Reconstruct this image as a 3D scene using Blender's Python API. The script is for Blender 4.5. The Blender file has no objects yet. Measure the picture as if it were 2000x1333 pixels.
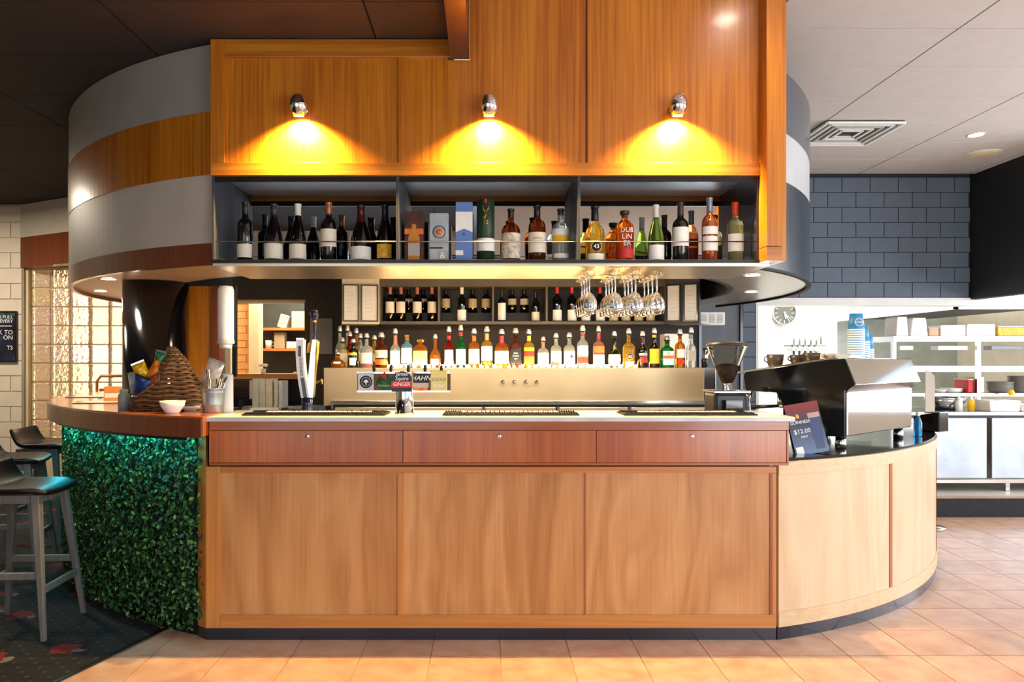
import bpy, bmesh, math, random
from math import sin, cos, pi, radians, sqrt, atan2
from mathutils import Vector, Matrix
random.seed(7)
SC = bpy.context.scene
COL = SC.collection
# ------------------------------------------------------------------ camera
F, CX, CY, H = 1450.0, 948.0, 700.0, 1.42      # focal length and vanishing point in pixels of a 2000 x 1333 frame, eye height
cam = bpy.data.cameras.new('camera'); cam.lens = F / 2000 * 36; cam.sensor_width = 36
cam.shift_x = (1000 - CX) / 2000; cam.shift_y = (CY - 666.5) / 2000
cam.clip_start = 0.05
co = bpy.data.objects.new('camera', cam); COL.objects.link(co)
co.location = (0, 0, H); co.rotation_euler = (pi / 2, 0, 0); SC.camera = co
SC.view_settings.view_transform = 'Standard'; SC.view_settings.look = 'None'
SC.view_settings.exposure = 0.35; SC.view_settings.gamma = 1.0
SC.view_settings.use_curve_mapping = False
# ------------------------------------------------------------------ world, window daylight
W = bpy.data.worlds.new('world'); SC.world = W; W.use_nodes = True
W.node_tree.nodes['Background'].inputs[0].default_value = (0.75, 0.86, 1, 1)
W.node_tree.nodes['Background'].inputs[1].default_value = 1.0
def lamp(name, kind, loc, energy, color=(1, 1, 1), rot=(0, 0, 0), size=.1, size_y=None, spot=None, blend=.6, parent=None):
    l = bpy.data.lights.new(name, kind); l.energy = energy; l.color = color
    if kind == 'AREA':
        l.size = size
        if size_y: l.shape = 'RECTANGLE'; l.size_y = size_y
    else: l.shadow_soft_size = size
    if spot: l.spot_size = radians(spot); l.spot_blend = blend
    o = bpy.data.objects.new(name, l); COL.objects.link(o); o.location = loc; o.rotation_euler = rot
    if parent: o.parent = parent
    return o
lamp('window_daylight', 'AREA', (4.4, -1.22, 1.3), 150, (.95, .98, 1), (pi / 2, 0, 0), 4.0, 2.0)
lamp('window_daylight', 'AREA', (-1.2, -1.22, 1.3), 19, (1, .9, .78), (pi / 2, 0, 0), 3.2, 2.2)
lamp('window_daylight', 'AREA', (7.42, 3.9, 1.7), 230, (.92, .96, 1), (pi / 2, 0, pi / 2), 6.0, 1.8)
lamp('kitchen_light', 'AREA', (4.6, 9.0, 3.0), 190, (1, .99, .94), (0, 0, 0), 2.6, .85)
lamp('kitchen_light', 'AREA', (5.0, 10.6, 3.0), 90, (1, .99, .94), (0, 0, 0), .7, 1.6)
lamp('dining_room_light', 'AREA', (-4.4, 9.3, 1.7), 105, (1, .84, .62), (pi / 2, 0, pi), 1.6, 2.2)
lamp('dining_room_light', 'AREA', (-5.2, 6.2, 2.95), 60, (1, .84, .64), (0, 0, 0), .6, .6)
lamp('office_light', 'AREA', (-2.2, 8.5, 2.8), 70, (1, .82, .6), (0, 0, 0), .8, .5)
# ------------------------------------------------------------------ helpers
def px(x, Y): return (x - CX) * Y / F
def pz(y, Y): return H - (y - CY) * Y / F
def lin(c):
    if isinstance(c, str):
        c = c.lstrip('#'); c = [int(c[i:i + 2], 16) / 255 for i in (0, 2, 4)]
    return tuple((v / 12.92 if v <= .04045 else ((v + .055) / 1.055) ** 2.4) for v in c[:3]) + (1,)
MATS = {}
def newmat(name):
    m = bpy.data.materials.new(name); m.use_nodes = True
    nt = m.node_tree; b = nt.nodes['Principled BSDF']
    return m, nt, b
def nn(nt, t, **kw):
    n = nt.nodes.new(t)
    for k, v in kw.items(): setattr(n, k, v)
    return n
def mat(name, col=None, rough=.5, metal=0, trans=0, emit=None, es=0, var=.12, vs=6, ior=1.45, coat=0, bump=0, bs=60):
    """plain material with a faint procedural mottling"""
    if name in MATS: return MATS[name]
    m, nt, b = newmat(name); c = lin(col or '#888888')
    tc = nn(nt, 'ShaderNodeTexCoord'); no = nn(nt, 'ShaderNodeTexNoise'); no.inputs['Scale'].default_value = vs; no.inputs['Detail'].default_value = 3
    nt.links.new(tc.outputs['Object'], no.inputs['Vector'])
    r = nn(nt, 'ShaderNodeValToRGB')
    r.color_ramp.elements[0].position = .3; r.color_ramp.elements[1].position = .7
    r.color_ramp.elements[0].color = tuple(v * (1 - var) for v in c[:3]) + (1,)
    r.color_ramp.elements[1].color = tuple(min(1, v * (1 + var)) for v in c[:3]) + (1,)
    nt.links.new(no.outputs['Fac'], r.inputs['Fac']); nt.links.new(r.outputs['Color'], b.inputs['Base Color'])
    b.inputs['Roughness'].default_value = rough; b.inputs['Metallic'].default_value = metal
    b.inputs['Transmission Weight'].default_value = trans; b.inputs['IOR'].default_value = ior
    b.inputs['Coat Weight'].default_value = coat; b.inputs['Coat Roughness'].default_value = .08
    if emit: b.inputs['Emission Color'].default_value = lin(emit); b.inputs['Emission Strength'].default_value = es
    if bump:
        n2 = nn(nt, 'ShaderNodeTexNoise'); n2.inputs['Scale'].default_value = bs; nt.links.new(tc.outputs['Object'], n2.inputs['Vector'])
        bp = nn(nt, 'ShaderNodeBump'); bp.inputs['Strength'].default_value = bump; bp.inputs['Distance'].default_value = .01
        nt.links.new(n2.outputs['Fac'], bp.inputs['Height']); nt.links.new(bp.outputs['Normal'], b.inputs['Normal'])
    MATS[name] = m; return m
def wood(name, c1, c2, axis='Z', fine=55, rough=.35, coat=.25, big=.35, c3=None):
    if name in MATS: return MATS[name]
    m, nt, b = newmat(name)
    tc = nn(nt, 'ShaderNodeTexCoord'); oi = nn(nt, 'ShaderNodeObjectInfo')
    ad = nn(nt, 'ShaderNodeVectorMath', operation='ADD'); nt.links.new(tc.outputs['Object'], ad.inputs[0])
    ml = nn(nt, 'ShaderNodeVectorMath', operation='SCALE'); ml.inputs[0].default_value = (7, 3, 5); nt.links.new(oi.outputs['Random'], ml.inputs['Scale'])
    nt.links.new(ml.outputs['Vector'], ad.inputs[1])
    mp = nn(nt, 'ShaderNodeMapping'); s = [fine] * 3; s['XYZ'.index(axis)] = fine * .022; mp.inputs['Scale'].default_value = s
    nt.links.new(ad.outputs['Vector'], mp.inputs['Vector'])
    n1 = nn(nt, 'ShaderNodeTexNoise'); n1.inputs['Scale'].default_value = 1; n1.inputs['Detail'].default_value = 5
    nt.links.new(mp.outputs['Vector'], n1.inputs['Vector'])
    mp2 = nn(nt, 'ShaderNodeMapping'); s2 = [5] * 3; s2['XYZ'.index(axis)] = .5; mp2.inputs['Scale'].default_value = s2
    nt.links.new(ad.outputs['Vector'], mp2.inputs['Vector'])
    n2 = nn(nt, 'ShaderNodeTexNoise'); n2.inputs['Scale'].default_value = 1; n2.inputs['Detail'].default_value = 2
    nt.links.new(mp2.outputs['Vector'], n2.inputs['Vector'])
    mx = nn(nt, 'ShaderNodeMix'); mx.data_type = 'FLOAT'; mx.inputs[0].default_value = big
    nt.links.new(n1.outputs['Fac'], mx.inputs[2]); nt.links.new(n2.outputs['Fac'], mx.inputs[3])
    r = nn(nt, 'ShaderNodeValToRGB'); r.color_ramp.elements[0].position = .34; r.color_ramp.elements[1].position = .66
    r.color_ramp.elements[0].color = lin(c1); r.color_ramp.elements[1].color = lin(c2)
    nt.links.new(mx.outputs[0], r.inputs['Fac']); nt.links.new(r.outputs['Color'], b.inputs['Base Color'])
    b.inputs['Roughness'].default_value = rough; b.inputs['Coat Weight'].default_value = coat; b.inputs['Coat Roughness'].default_value = .15
    MATS[name] = m; return m
def plywood(name, c1, c2, c3, rough=.42):
    """flat-cut plywood: contour figure of a stretched noise, a few knots"""
    if name in MATS: return MATS[name]
    m, nt, b = newmat(name); L = nt.links.new
    tc = nn(nt, 'ShaderNodeTexCoord'); oi = nn(nt, 'ShaderNodeObjectInfo')
    ml = nn(nt, 'ShaderNodeVectorMath', operation='SCALE'); ml.inputs[0].default_value = (11, 3, 17); L(oi.outputs['Random'], ml.inputs['Scale'])
    ad = nn(nt, 'ShaderNodeVectorMath', operation='ADD'); L(tc.outputs['Object'], ad.inputs[0]); L(ml.outputs['Vector'], ad.inputs[1])
    mp = nn(nt, 'ShaderNodeMapping'); mp.inputs['Scale'].default_value = (2.4, 2.4, .5); L(ad.outputs['Vector'], mp.inputs['Vector'])
    n1 = nn(nt, 'ShaderNodeTexNoise'); n1.inputs['Scale'].default_value = 1.2; n1.inputs['Detail'].default_value = 2.2; n1.inputs['Distortion'].default_value = .5; L(mp.outputs['Vector'], n1.inputs['Vector'])
    k = nn(nt, 'ShaderNodeMath', operation='MULTIPLY'); k.inputs[1].default_value = 13; L(n1.outputs['Fac'], k.inputs[0])
    pp = nn(nt, 'ShaderNodeMath', operation='PINGPONG'); pp.inputs[1].default_value = 1; L(k.outputs[0], pp.inputs[0])
    mp3 = nn(nt, 'ShaderNodeMapping'); mp3.inputs['Scale'].default_value = (90, 90, 3); L(ad.outputs['Vector'], mp3.inputs['Vector'])
    n3 = nn(nt, 'ShaderNodeTexNoise'); n3.inputs['Scale'].default_value = 1; n3.inputs['Detail'].default_value = 3; L(mp3.outputs['Vector'], n3.inputs['Vector'])
    a = nn(nt, 'ShaderNodeMix'); a.data_type = 'FLOAT'; a.inputs[0].default_value = .6; L(pp.outputs[0], a.inputs[2]); L(n3.outputs['Fac'], a.inputs[3])
    a2 = nn(nt, 'ShaderNodeMix'); a2.data_type = 'FLOAT'; a2.inputs[0].default_value = .55; L(a.outputs[0], a2.inputs[2]); L(n1.outputs['Fac'], a2.inputs[3])
    r = nn(nt, 'ShaderNodeValToRGB'); e = r.color_ramp.elements; e[0].position = .3; e[1].position = .68; e[0].color = lin(c1); e[1].color = lin(c3)
    e2 = e.new(.5); e2.color = lin(c2); L(a2.outputs[0], r.inputs['Fac'])
    mp4 = nn(nt, 'ShaderNodeMapping'); mp4.inputs['Scale'].default_value = (2.2, 2.2, 1.9); L(ad.outputs['Vector'], mp4.inputs['Vector'])
    vo = nn(nt, 'ShaderNodeTexVoronoi'); vo.inputs['Scale'].default_value = 1; L(mp4.outputs['Vector'], vo.inputs['Vector'])
    kr = nn(nt, 'ShaderNodeValToRGB'); kr.color_ramp.elements[0].position = .035; kr.color_ramp.elements[1].position = .07
    kr.color_ramp.elements[0].color = lin('#6b3416'); kr.color_ramp.elements[1].color = (1, 1, 1, 1); L(vo.outputs['Distance'], kr.inputs['Fac'])
    mu = nn(nt, 'ShaderNodeMix'); mu.data_type = 'RGBA'; mu.blend_type = 'MULTIPLY'; mu.inputs[0].default_value = .8
    L(r.outputs['Color'], mu.inputs[6]); L(kr.outputs['Color'], mu.inputs[7]); L(mu.outputs[2], b.inputs['Base Color'])
    b.inputs['Roughness'].default_value = rough; b.inputs['Coat Weight'].default_value = .12
    MATS[name] = m; return m
def glass(name, col, rough=.02, ior=1.3, trans=1.0):
    return mat(name, col, rough, 0, trans, var=.03, ior=ior)

class MB:
    def __init__(s): s.v = []; s.f = []; s.sm = []
    def add(s, vs, fs, smooth=False):
        n = len(s.v); s.v += [tuple(v) for v in vs]; s.f += [tuple(i + n for i in f) for f in fs]; s.sm += [smooth] * len(fs); return s
    def box(s, x0, x1, y0, y1, z0, z1):
        return s.add([(x0, y0, z0), (x1, y0, z0), (x1, y1, z0), (x0, y1, z0), (x0, y0, z1), (x1, y0, z1), (x1, y1, z1), (x0, y1, z1)],
                     [(3, 2, 1, 0), (4, 5, 6, 7), (0, 1, 5, 4), (1, 2, 6, 5), (2, 3, 7, 6), (3, 0, 4, 7)])
    def prism(s, pts, a, b, ax='Z'):
        """closed polygon pts (ccw) extruded from a to b along ax"""
        n = len(pts)
        def mk(p, t): return {'Z': (p[0], p[1], t), 'Y': (p[0], t, p[1]), 'X': (t, p[0], p[1])}[ax]
        vs = [mk(p, a) for p in pts] + [mk(p, b) for p in pts]
        fs = [tuple(range(n - 1, -1, -1)), tuple(range(n, 2 * n))] + [(i, (i + 1) % n, n + (i + 1) % n, n + i) for i in range(n)]
        if ax == 'Y': fs = [f[::-1] for f in fs]
        return s.add(vs, fs)
    def lathe(s, prof, cx=0, cy=0, seg=20, a0=0, a1=2 * pi, sq=0, cap=True, z0=0, smooth=True):
        full = abs(a1 - a0 - 2 * pi) < 1e-6; n = seg if full else seg + 1; vs = []; fs = []
        for r, z in prof:
            for i in range(n):
                t = a0 + (a1 - a0) * i / seg
                k = 1
                if sq: k = 1 / (abs(cos(t)) ** sq + abs(sin(t)) ** sq) ** (1 / sq)
                vs.append((cx + r * k * cos(t), cy + r * k * sin(t), z0 + z))
        for j in range(len(prof) - 1):
            for i in range(seg):
                i2 = (i + 1) % n if full else i + 1
                fs.append((j * n + i, j * n + i2, (j + 1) * n + i2, (j + 1) * n + i))
        s.add(vs, fs, smooth)
        if full and cap:
            b = len(s.v) - len(vs); m = len(prof)
            if prof[0][0] > 1e-5: s.f.append(tuple(b + i for i in range(n - 1, -1, -1))); s.sm.append(False)
            if prof[-1][0] > 1e-5: s.f.append(tuple(b + (m - 1) * n + i for i in range(n))); s.sm.append(False)
        return s
    def tube(s, pts, r, seg=8, closed=False, smooth=True):
        pts = [Vector(p) for p in pts]; n = len(pts); vs = []; fs = []; rr = r if isinstance(r, (list, tuple)) else [r] * n
        up = None
        for i, p in enumerate(pts):
            if closed: d = pts[(i + 1) % n] - pts[i - 1]
            else: d = pts[min(i + 1, n - 1)] - pts[max(i - 1, 0)]
            d.normalize()
            if up is None:
                up = Vector((0, 0, 1)) if abs(d.z) < .9 else Vector((1, 0, 0))
            sd = d.cross(up)
            if sd.length < 1e-4: sd = d.cross(Vector((0, 1, 0)))
            sd.normalize(); u2 = sd.cross(d); up = u2
            for k in range(seg):
                t = 2 * pi * k / seg; vs.append(p + (sd * cos(t) + u2 * sin(t)) * rr[i])
        for i in range(n if closed else n - 1):
            for k in range(seg):
                a = i * seg + k; b2 = i * seg + (k + 1) % seg; c = ((i + 1) % n) * seg
                fs.append((a, b2, c + (k + 1) % seg, c + k))
        s.add(vs, fs, smooth)
        if not closed:
            b = len(s.v) - len(vs)
            s.f.append(tuple(b + k for k in range(seg - 1, -1, -1))); s.sm.append(False)
            s.f.append(tuple(b + (n - 1) * seg + k for k in range(seg))); s.sm.append(False)
        return s
    def arc(s, cx, cy, r0, r1, a0, a1, z0, z1, n=48):
        """sector of a ring, angles in degrees, r0 < r1"""
        vs = []; fs = []
        for i in range(n + 1):
            t = radians(a0 + (a1 - a0) * i / n)
            for r, z in ((r0, z0), (r1, z0), (r1, z1), (r0, z1)): vs.append((cx + r * cos(t), cy + r * sin(t), z))
        for i in range(n):
            for k in range(4): fs.append((i * 4 + k, (i + 1) * 4 + k, (i + 1) * 4 + (k + 1) % 4, i * 4 + (k + 1) % 4))
        fs += [(0, 1, 2, 3), (n * 4 + 3, n * 4 + 2, n * 4 + 1, n * 4)]
        if a1 > a0: fs = [f[::-1] for f in fs]
        return s.add(vs, fs)
    def xf(s, m):
        s.v = [tuple(m @ Vector(v)) for v in s.v]; return s
    def build(s, name, m, parent=None, origin=None, bevel=0, loc=None, rot=None, smooth=None, world=False, wn=False):
        me = bpy.data.meshes.new(name)
        off = Vector(origin) if origin else Vector((0, 0, 0))
        if world and parent:
            off = Vector(parent.location)
            if parent.parent: off = off + Vector(parent.parent.location)
        me.from_pydata([tuple(Vector(v) - off) for v in s.v], [], s.f); me.update()
        if smooth is None: me.polygons.foreach_set('use_smooth', s.sm)
        elif smooth: me.polygons.foreach_set('use_smooth', [True] * len(s.f))
        me.materials.append(m)
        o = bpy.data.objects.new(name, me); COL.objects.link(o)
        if origin: o.location = origin
        if loc: o.location = loc
        if rot: o.rotation_euler = rot
        if parent: o.parent = parent
        if bevel:
            b = o.modifiers.new('bevel', 'BEVEL'); b.width = bevel; b.segments = 2; b.limit_method = 'ANGLE'; b.angle_limit = radians(40)
        return o
def tag(o, label, cat, group=None, kind=None):
    o['label'] = label
    if cat: o['category'] = cat
    if group: o['group'] = group
    if kind: o['kind'] = kind
    return o
def struct(o, label=None):
    o['kind'] = 'structure'
    if label: o['label'] = label
    return o
def thing(name, label, cat, loc=(0, 0, 0), rotz=0, group=None):
    o = bpy.data.objects.new(name, None); COL.objects.link(o); o.location = loc; o.rotation_euler = (0, 0, rotz); o.empty_display_size = .05
    return tag(o, label, cat, group)
def copytree(o, loc, rotz=None, label=None, parent=None):
    c = o.copy(); COL.objects.link(c)
    if parent is not None: c.parent = parent
    else:
        c.location = loc
        if rotz is not None: c.rotation_euler = (0, 0, rotz)
        if label: c['label'] = label
    for ch in list(o.children): copytree(ch, None, parent=c)
    return c
def share(name, me, loc, parent, rot=None, scale=None):
    """another piece that uses the mesh data me"""
    o = bpy.data.objects.new(name, me); COL.objects.link(o); o.location = loc; o.parent = parent
    if rot: o.rotation_euler = rot
    if scale: o.scale = scale
    return o
def bx(x0, x1, y0, y1, z0, z1, name, m, parent=None, bevel=0, world=True):
    b = MB().box(x0, x1, y0, y1, z0, z1)
    if parent is None: return b.build(name, m, origin=((x0 + x1) / 2, (y0 + y1) / 2, z0), bevel=bevel)
    return b.build(name, m, parent, bevel=bevel, world=world)
def text(s, size, m, parent, loc, rot=(pi / 2, 0, 0), bend=0, depth=.0006, name='lettering', sx=1, shear=0, align='CENTER', sq=0):
    """flat lettering as a mesh; faces -Y by default; bend wraps it on a cylinder of that radius"""
    cu = bpy.data.curves.new('text', 'FONT'); cu.body = s; cu.size = size; cu.align_x = align; cu.align_y = 'CENTER'; cu.extrude = depth; cu.shear = shear
    cu.resolution_u = 2
    to = bpy.data.objects.new('text', cu); COL.objects.link(to)
    dg = bpy.context.evaluated_depsgraph_get(); dg.update()
    me = bpy.data.meshes.new_from_object(to.evaluated_get(dg)); bpy.data.objects.remove(to); bpy.data.curves.remove(cu)
    for v in me.vertices:
        x, y, z = v.co.x * sx, v.co.y, v.co.z
        if bend:
            a = x / bend; rr = bend + z; v.co = (rr * sin(a), y, rr * cos(a) - bend)
        else: v.co = (x, y, z)
    me.materials.clear(); me.materials.append(m); me.name = name
    o = bpy.data.objects.new(name, me); COL.objects.link(o); o.location = loc; o.rotation_euler = rot; o.parent = parent
    return o
# ------------------------------------------------------------------ shared materials
M_teak = wood('teak veneer', '#9a5006', '#c67c1c', 'Z', 70, .3, .35, .3)
M_teak_x = wood('teak rail', '#9c560c', '#c47f24', 'X', 60, .32, .3, .3)
M_dteak = wood('dark teak', '#5a2610', '#7c3a1a', 'Z', 60, .3, .4, .3)
M_mahog = wood('mahogany drawer veneer', '#8f4318', '#b86428', 'Z', 55, .28, .4, .5)
M_mahog_x = wood('mahogany rail', '#843e18', '#a85a26', 'X', 50, .28, .4, .4)
M_counterwood = wood('varnished counter wood', '#8f4517', '#bb6a2a', 'X', 30, .2, .6, .4)
M_ply = plywood('flat cut plywood', '#a36c38', '#bb8650', '#cb9a64')
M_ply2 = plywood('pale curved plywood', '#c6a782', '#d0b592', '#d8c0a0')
M_oak = wood('honey oak frame', '#b06c30', '#c88845', 'Z', 60, .4, .2, .3)
M_oak_x = wood('honey oak rail', '#b06c30', '#c88845', 'X', 60, .4, .2, .3)
M_paleoak = wood('pale oak rail', '#c9ab84', '#d6bd9a', 'X', 50, .4, .2, .3)
M_strip = wood('brown edge strip', '#8f4a20', '#a8602e', 'Z', 50, .4, .2, .3)
M_kick = mat('black kickboard', '#191d2c', .25, var=.2, coat=.6)
M_black = mat('satin black', '#0c0c0e', .35)
M_gblack = mat('gloss black', '#08090c', .12, coat=.6)
M_dkgrey = mat('dark grey panel', '#3b3e45', .45)
M_steel = mat('brushed stainless', '#b9b6b0', .26, 1, var=.05, vs=3)
M_steel2 = mat('bright stainless', '#d0d2d4', .18, 1, var=.04)
M_soffit = mat('polished stainless soffit', '#e6dac0', .3, 1, var=.04)
M_chrome = mat('chrome', '#dfe1e4', .07, 1, var=.02)
M_white = mat('white paint', '#e4e2dd', .5, var=.04)
M_wplastic = mat('white plastic', '#eceae6', .35, var=.03)
M_grey = mat('grey laminate', '#9a9690', .45, var=.05)
M_ltgrey = mat('light grey laminate', '#bdb6ab', .45, var=.05)
M_cream = mat('cream wall', '#d9c9a4', .55, var=.05)
M_silver = mat('mirror silver', '#d6dade', .015, 1, var=.01)
M_paper = mat('printed paper', '#ded9cd', .6, var=.05, vs=30)
M_label = mat('cream paper label', '#e9dfcb', .55, var=.05, vs=25)
M_wlabel = mat('white paper label', '#efece6', .55, var=.04, vs=25)
M_ink = mat('black ink', '#16161a', .5)
M_wink = mat('white ink', '#f2f2f0', .5)
M_red = mat('red print', '#c02a22', .45)
M_gold = mat('gold foil', '#c79a3c', .3, .8)
M_darkwall = mat('taupe wall', '#4c443a', .6, var=.06)
M_brownwall = mat('dark brown wall', '#231c1b', .6, var=.1)
M_lampglow = mat('lamp glow', '#fff1d8', .4, emit='#ffe2b4', es=18)
M_coolglow = mat('downlight glow', '#ffffff', .4, emit='#fff3e0', es=16)

# ------------------------------------------------------------------ floor
def tile_mat(name, brick):
    m, nt, b = newmat(name); L = nt.links.new
    tc = nn(nt, 'ShaderNodeTexCoord'); oi = nn(nt, 'ShaderNodeObjectInfo')
    n1 = nn(nt, 'ShaderNodeTexNoise'); n1.inputs['Scale'].default_value = 9; n1.inputs['Detail'].default_value = 5
    ml = nn(nt, 'ShaderNodeVectorMath', operation='SCALE'); ml.inputs[0].default_value = (31, 17, 9); L(oi.outputs['Random'], ml.inputs['Scale'])
    ad = nn(nt, 'ShaderNodeVectorMath', operation='ADD'); L(tc.outputs['Object'], ad.inputs[0]); L(ml.outputs['Vector'], ad.inputs[1]); L(ad.outputs['Vector'], n1.inputs['Vector'])
    r = nn(nt, 'ShaderNodeValToRGB'); r.color_ramp.elements[0].position = .3; r.color_ramp.elements[1].position = .72
    r.color_ramp.elements[0].color = lin('#b58a72'); r.color_ramp.elements[1].color = lin('#cdab93'); L(n1.outputs['Fac'], r.inputs['Fac'])
    out = r.outputs['Color']
    if brick:
        br = nn(nt, 'ShaderNodeTexBrick'); br.offset = 0; br.inputs['Scale'].default_value = 1; br.inputs['Brick Width'].default_value = .332; br.inputs['Row Height'].default_value = .332
        br.inputs['Mortar Size'].default_value = .004; br.inputs['Mortar'].default_value = lin('#5c4030'); L(tc.outputs['Object'], br.inputs['Vector']); L(out, br.inputs['Color1']); L(out, br.inputs['Color2']); out = br.outputs['Color']
    else:
        hs = nn(nt, 'ShaderNodeHueSaturation'); mr = nn(nt, 'ShaderNodeMapRange'); mr.inputs[3].default_value = .92; mr.inputs[4].default_value = 1.08
        L(oi.outputs['Random'], mr.inputs[0]); L(mr.outputs[0], hs.inputs['Value']); L(out, hs.inputs['Color']); out = hs.outputs['Color']
    L(out, b.inputs['Base Color']); b.inputs['Roughness'].default_value = .33; b.inputs['Specular IOR Level'].default_value = .5
    return m
T = .332; TX0, TY0 = .0718, 3.5427 - 4 * .332
floor = struct(bx(-7.5, 9.5, -1.4, 13, -.12, -.004, 'floor', tile_mat('tile field beyond', True)), 'terracotta tiled floor')
g = .0025
tb = MB().prism([(g, g), (T - g, g), (T - g, T - g), (g, T - g)], -.006, 0)
M_tile = tile_mat('terracotta tile', False)
LC, LR = (-.3, 6.3), 2.8              # left curve of the bar: centre, radius of the hedge wall
RC, RR = (.58, 6.447), 2.857          # right curve of the bar
def in_bar(x, y):
    if y > 3.85 and -1.5 < x < 1.6: return True
    if math.hypot(x - LC[0], y - LC[1]) < 2.55 and x < .5: return True
    if math.hypot(x - RC[0], y - RC[1]) < 2.6 and x > .5: return True
    return False
def carpet_x(y): return -1.88 + .3253 * (y - 3.25)
tile_me = None
for j in range(0, 14):
    for i in range(-8, 17):
        x0, y0 = TX0 + i * T, TY0 + j * T
        cxm, cym = x0 + T / 2, y0 + T / 2
        if cym > 6.64 or in_bar(cxm, cym) or x0 + T < carpet_x(cym) - .05: continue
        u = CX + F * (cxm - T) / (cym + T); v = CY + F * H / (cym + T)
        if u > 2080 or v > 1370 or CX + F * (cxm + T) / cym < -60: continue
        if tile_me is None:
            o = tb.build('floor_tile', M_tile); o.parent = floor; tile_me = o.data
        else: o = share('floor_tile', tile_me, (0, 0, 0), floor)
        o.location = (x0 - 1.0, y0 - 5.8, .12)      # floor origin is (1, 5.8, -.12)
# patterned carpet
m, nt, b = newmat('patterned carpet'); L = nt.links.new
tc = nn(nt, 'ShaderNodeTexCoord'); mp = nn(nt, 'ShaderNodeMapping'); mp.inputs['Scale'].default_value = (14, 14, 14); mp.inputs['Rotation'].default_value = (0, 0, .785); L(tc.outputs['Object'], mp.inputs['Vector'])
fr = nn(nt, 'ShaderNodeVectorMath', operation='FRACTION'); L(mp.outputs['Vector'], fr.inputs[0])
ds = nn(nt, 'ShaderNodeVectorMath', operation='DISTANCE'); ds.inputs[1].default_value = (.5, .5, 0)
sx = nn(nt, 'ShaderNodeSeparateXYZ'); L(fr.outputs[0], sx.inputs[0]); cb = nn(nt, 'ShaderNodeCombineXYZ'); L(sx.outputs[0], cb.inputs[0]); L(sx.outputs[1], cb.inputs[1]); L(cb.outputs[0], ds.inputs[0])
lt = nn(nt, 'ShaderNodeMath', operation='LESS_THAN'); lt.inputs[1].default_value = .13; L(ds.outputs['Value'], lt.inputs[0])
def blot(off, thr, sc=2.3):
    mm = nn(nt, 'ShaderNodeMapping'); mm.inputs['Location'].default_value = off; mm.inputs['Scale'].default_value = (1, 1, 1); L(tc.outputs['Object'], mm.inputs['Vector'])
    nz = nn(nt, 'ShaderNodeTexNoise'); nz.inputs['Scale'].default_value = 16; L(tc.outputs['Object'], nz.inputs['Vector'])
    mxx = nn(nt, 'ShaderNodeMix'); mxx.data_type = 'VECTOR'; mxx.inputs[0].default_value = .1; L(mm.outputs[0], mxx.inputs[4]); L(nz.outputs['Color'], mxx.inputs[5])
    vo = nn(nt, 'ShaderNodeTexVoronoi'); vo.voronoi_dimensions = '2D'; vo.inputs['Scale'].default_value = sc; vo.inputs['Randomness'].default_value = .6; L(mxx.outputs[1], vo.inputs['Vector'])
    l2 = nn(nt, 'ShaderNodeMath', operation='LESS_THAN'); l2.inputs[1].default_value = thr; L(vo.outputs['Distance'], l2.inputs[0]); return l2
c0 = nn(nt, 'ShaderNodeMix'); c0.data_type = 'RGBA'; c0.inputs[6].default_value = lin('#040304'); c0.inputs[7].default_value = lin('#3a302b'); L(lt.outputs[0], c0.inputs[0])
c1 = nn(nt, 'ShaderNodeMix'); c1.data_type = 'RGBA'; L(blot((0, 0, 0), .14).outputs[0], c1.inputs[0]); L(c0.outputs[2], c1.inputs[6]); c1.inputs[7].default_value = lin('#6e120e')
c2 = nn(nt, 'ShaderNodeMix'); c2.data_type = 'RGBA'; L(blot((-.075, .02, 0), .055).outputs[0], c2.inputs[0]); L(c1.outputs[2], c2.inputs[6]); c2.inputs[7].default_value = lin('#6d635a')
L(c2.outputs[2], b.inputs['Base Color']); b.inputs['Roughness'].default_value = .95
M_carpet = m
cp = [(carpet_x(-1.3), -1.3), (carpet_x(3.86), 3.86)] + [(LC[0] + 2.775 * cos(radians(a)), LC[1] + 2.775 * sin(radians(a))) for a in range(239, 164, -3)] + [(-2.98, 7.8), (-7.4, 7.8), (-7.4, -1.3)]
tag(MB().prism(cp, -.003, .006).build('carpet', M_carpet, origin=(-3.5, 4, 0)), 'black carpet with tan dots and red leaf motifs under the bar stools', 'carpet')
ex = lambda y: carpet_x(y)
tag(MB().prism([(ex(-1.2), -1.2), (ex(-1.2) + .02, -1.2), (ex(3.98) + .02, 3.98), (ex(3.98), 3.98)], 0.0065, .011).build('carpet_edge_strip', M_black, origin=(-2, 3, 0)), 'thin black edge strip where carpet meets the tiles', 'trim')

# ------------------------------------------------------------------ ceilings
M_cw = mat('white ceiling tile', '#c6bfba', .8, var=.03, bump=.1, bs=200)
M_cd = mat('charcoal ceiling tile', '#2d2929', .8, var=.08, bump=.1, bs=200)
M_gw = mat('grey ceiling joint', '#4f4b48', .7); M_gd = mat('dark ceiling grid', '#1b1817', .7)  # grey of the joints between the white tiles, darker for the charcoal ones
ZL, ZR = 3.04, 3.45
ceilL = struct(bx(-7.5, -.177, -1.4, 8.2, ZL + .012, ZL + .08, 'ceiling', M_gd), 'charcoal tiled ceiling over the dining side')
ceilR = struct(bx(-.08, 9.5, -1.4, 8.3, ZR + .012, ZR + .08, 'ceiling', M_gw), 'white tiled ceiling over the kitchen side')
me = None
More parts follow.
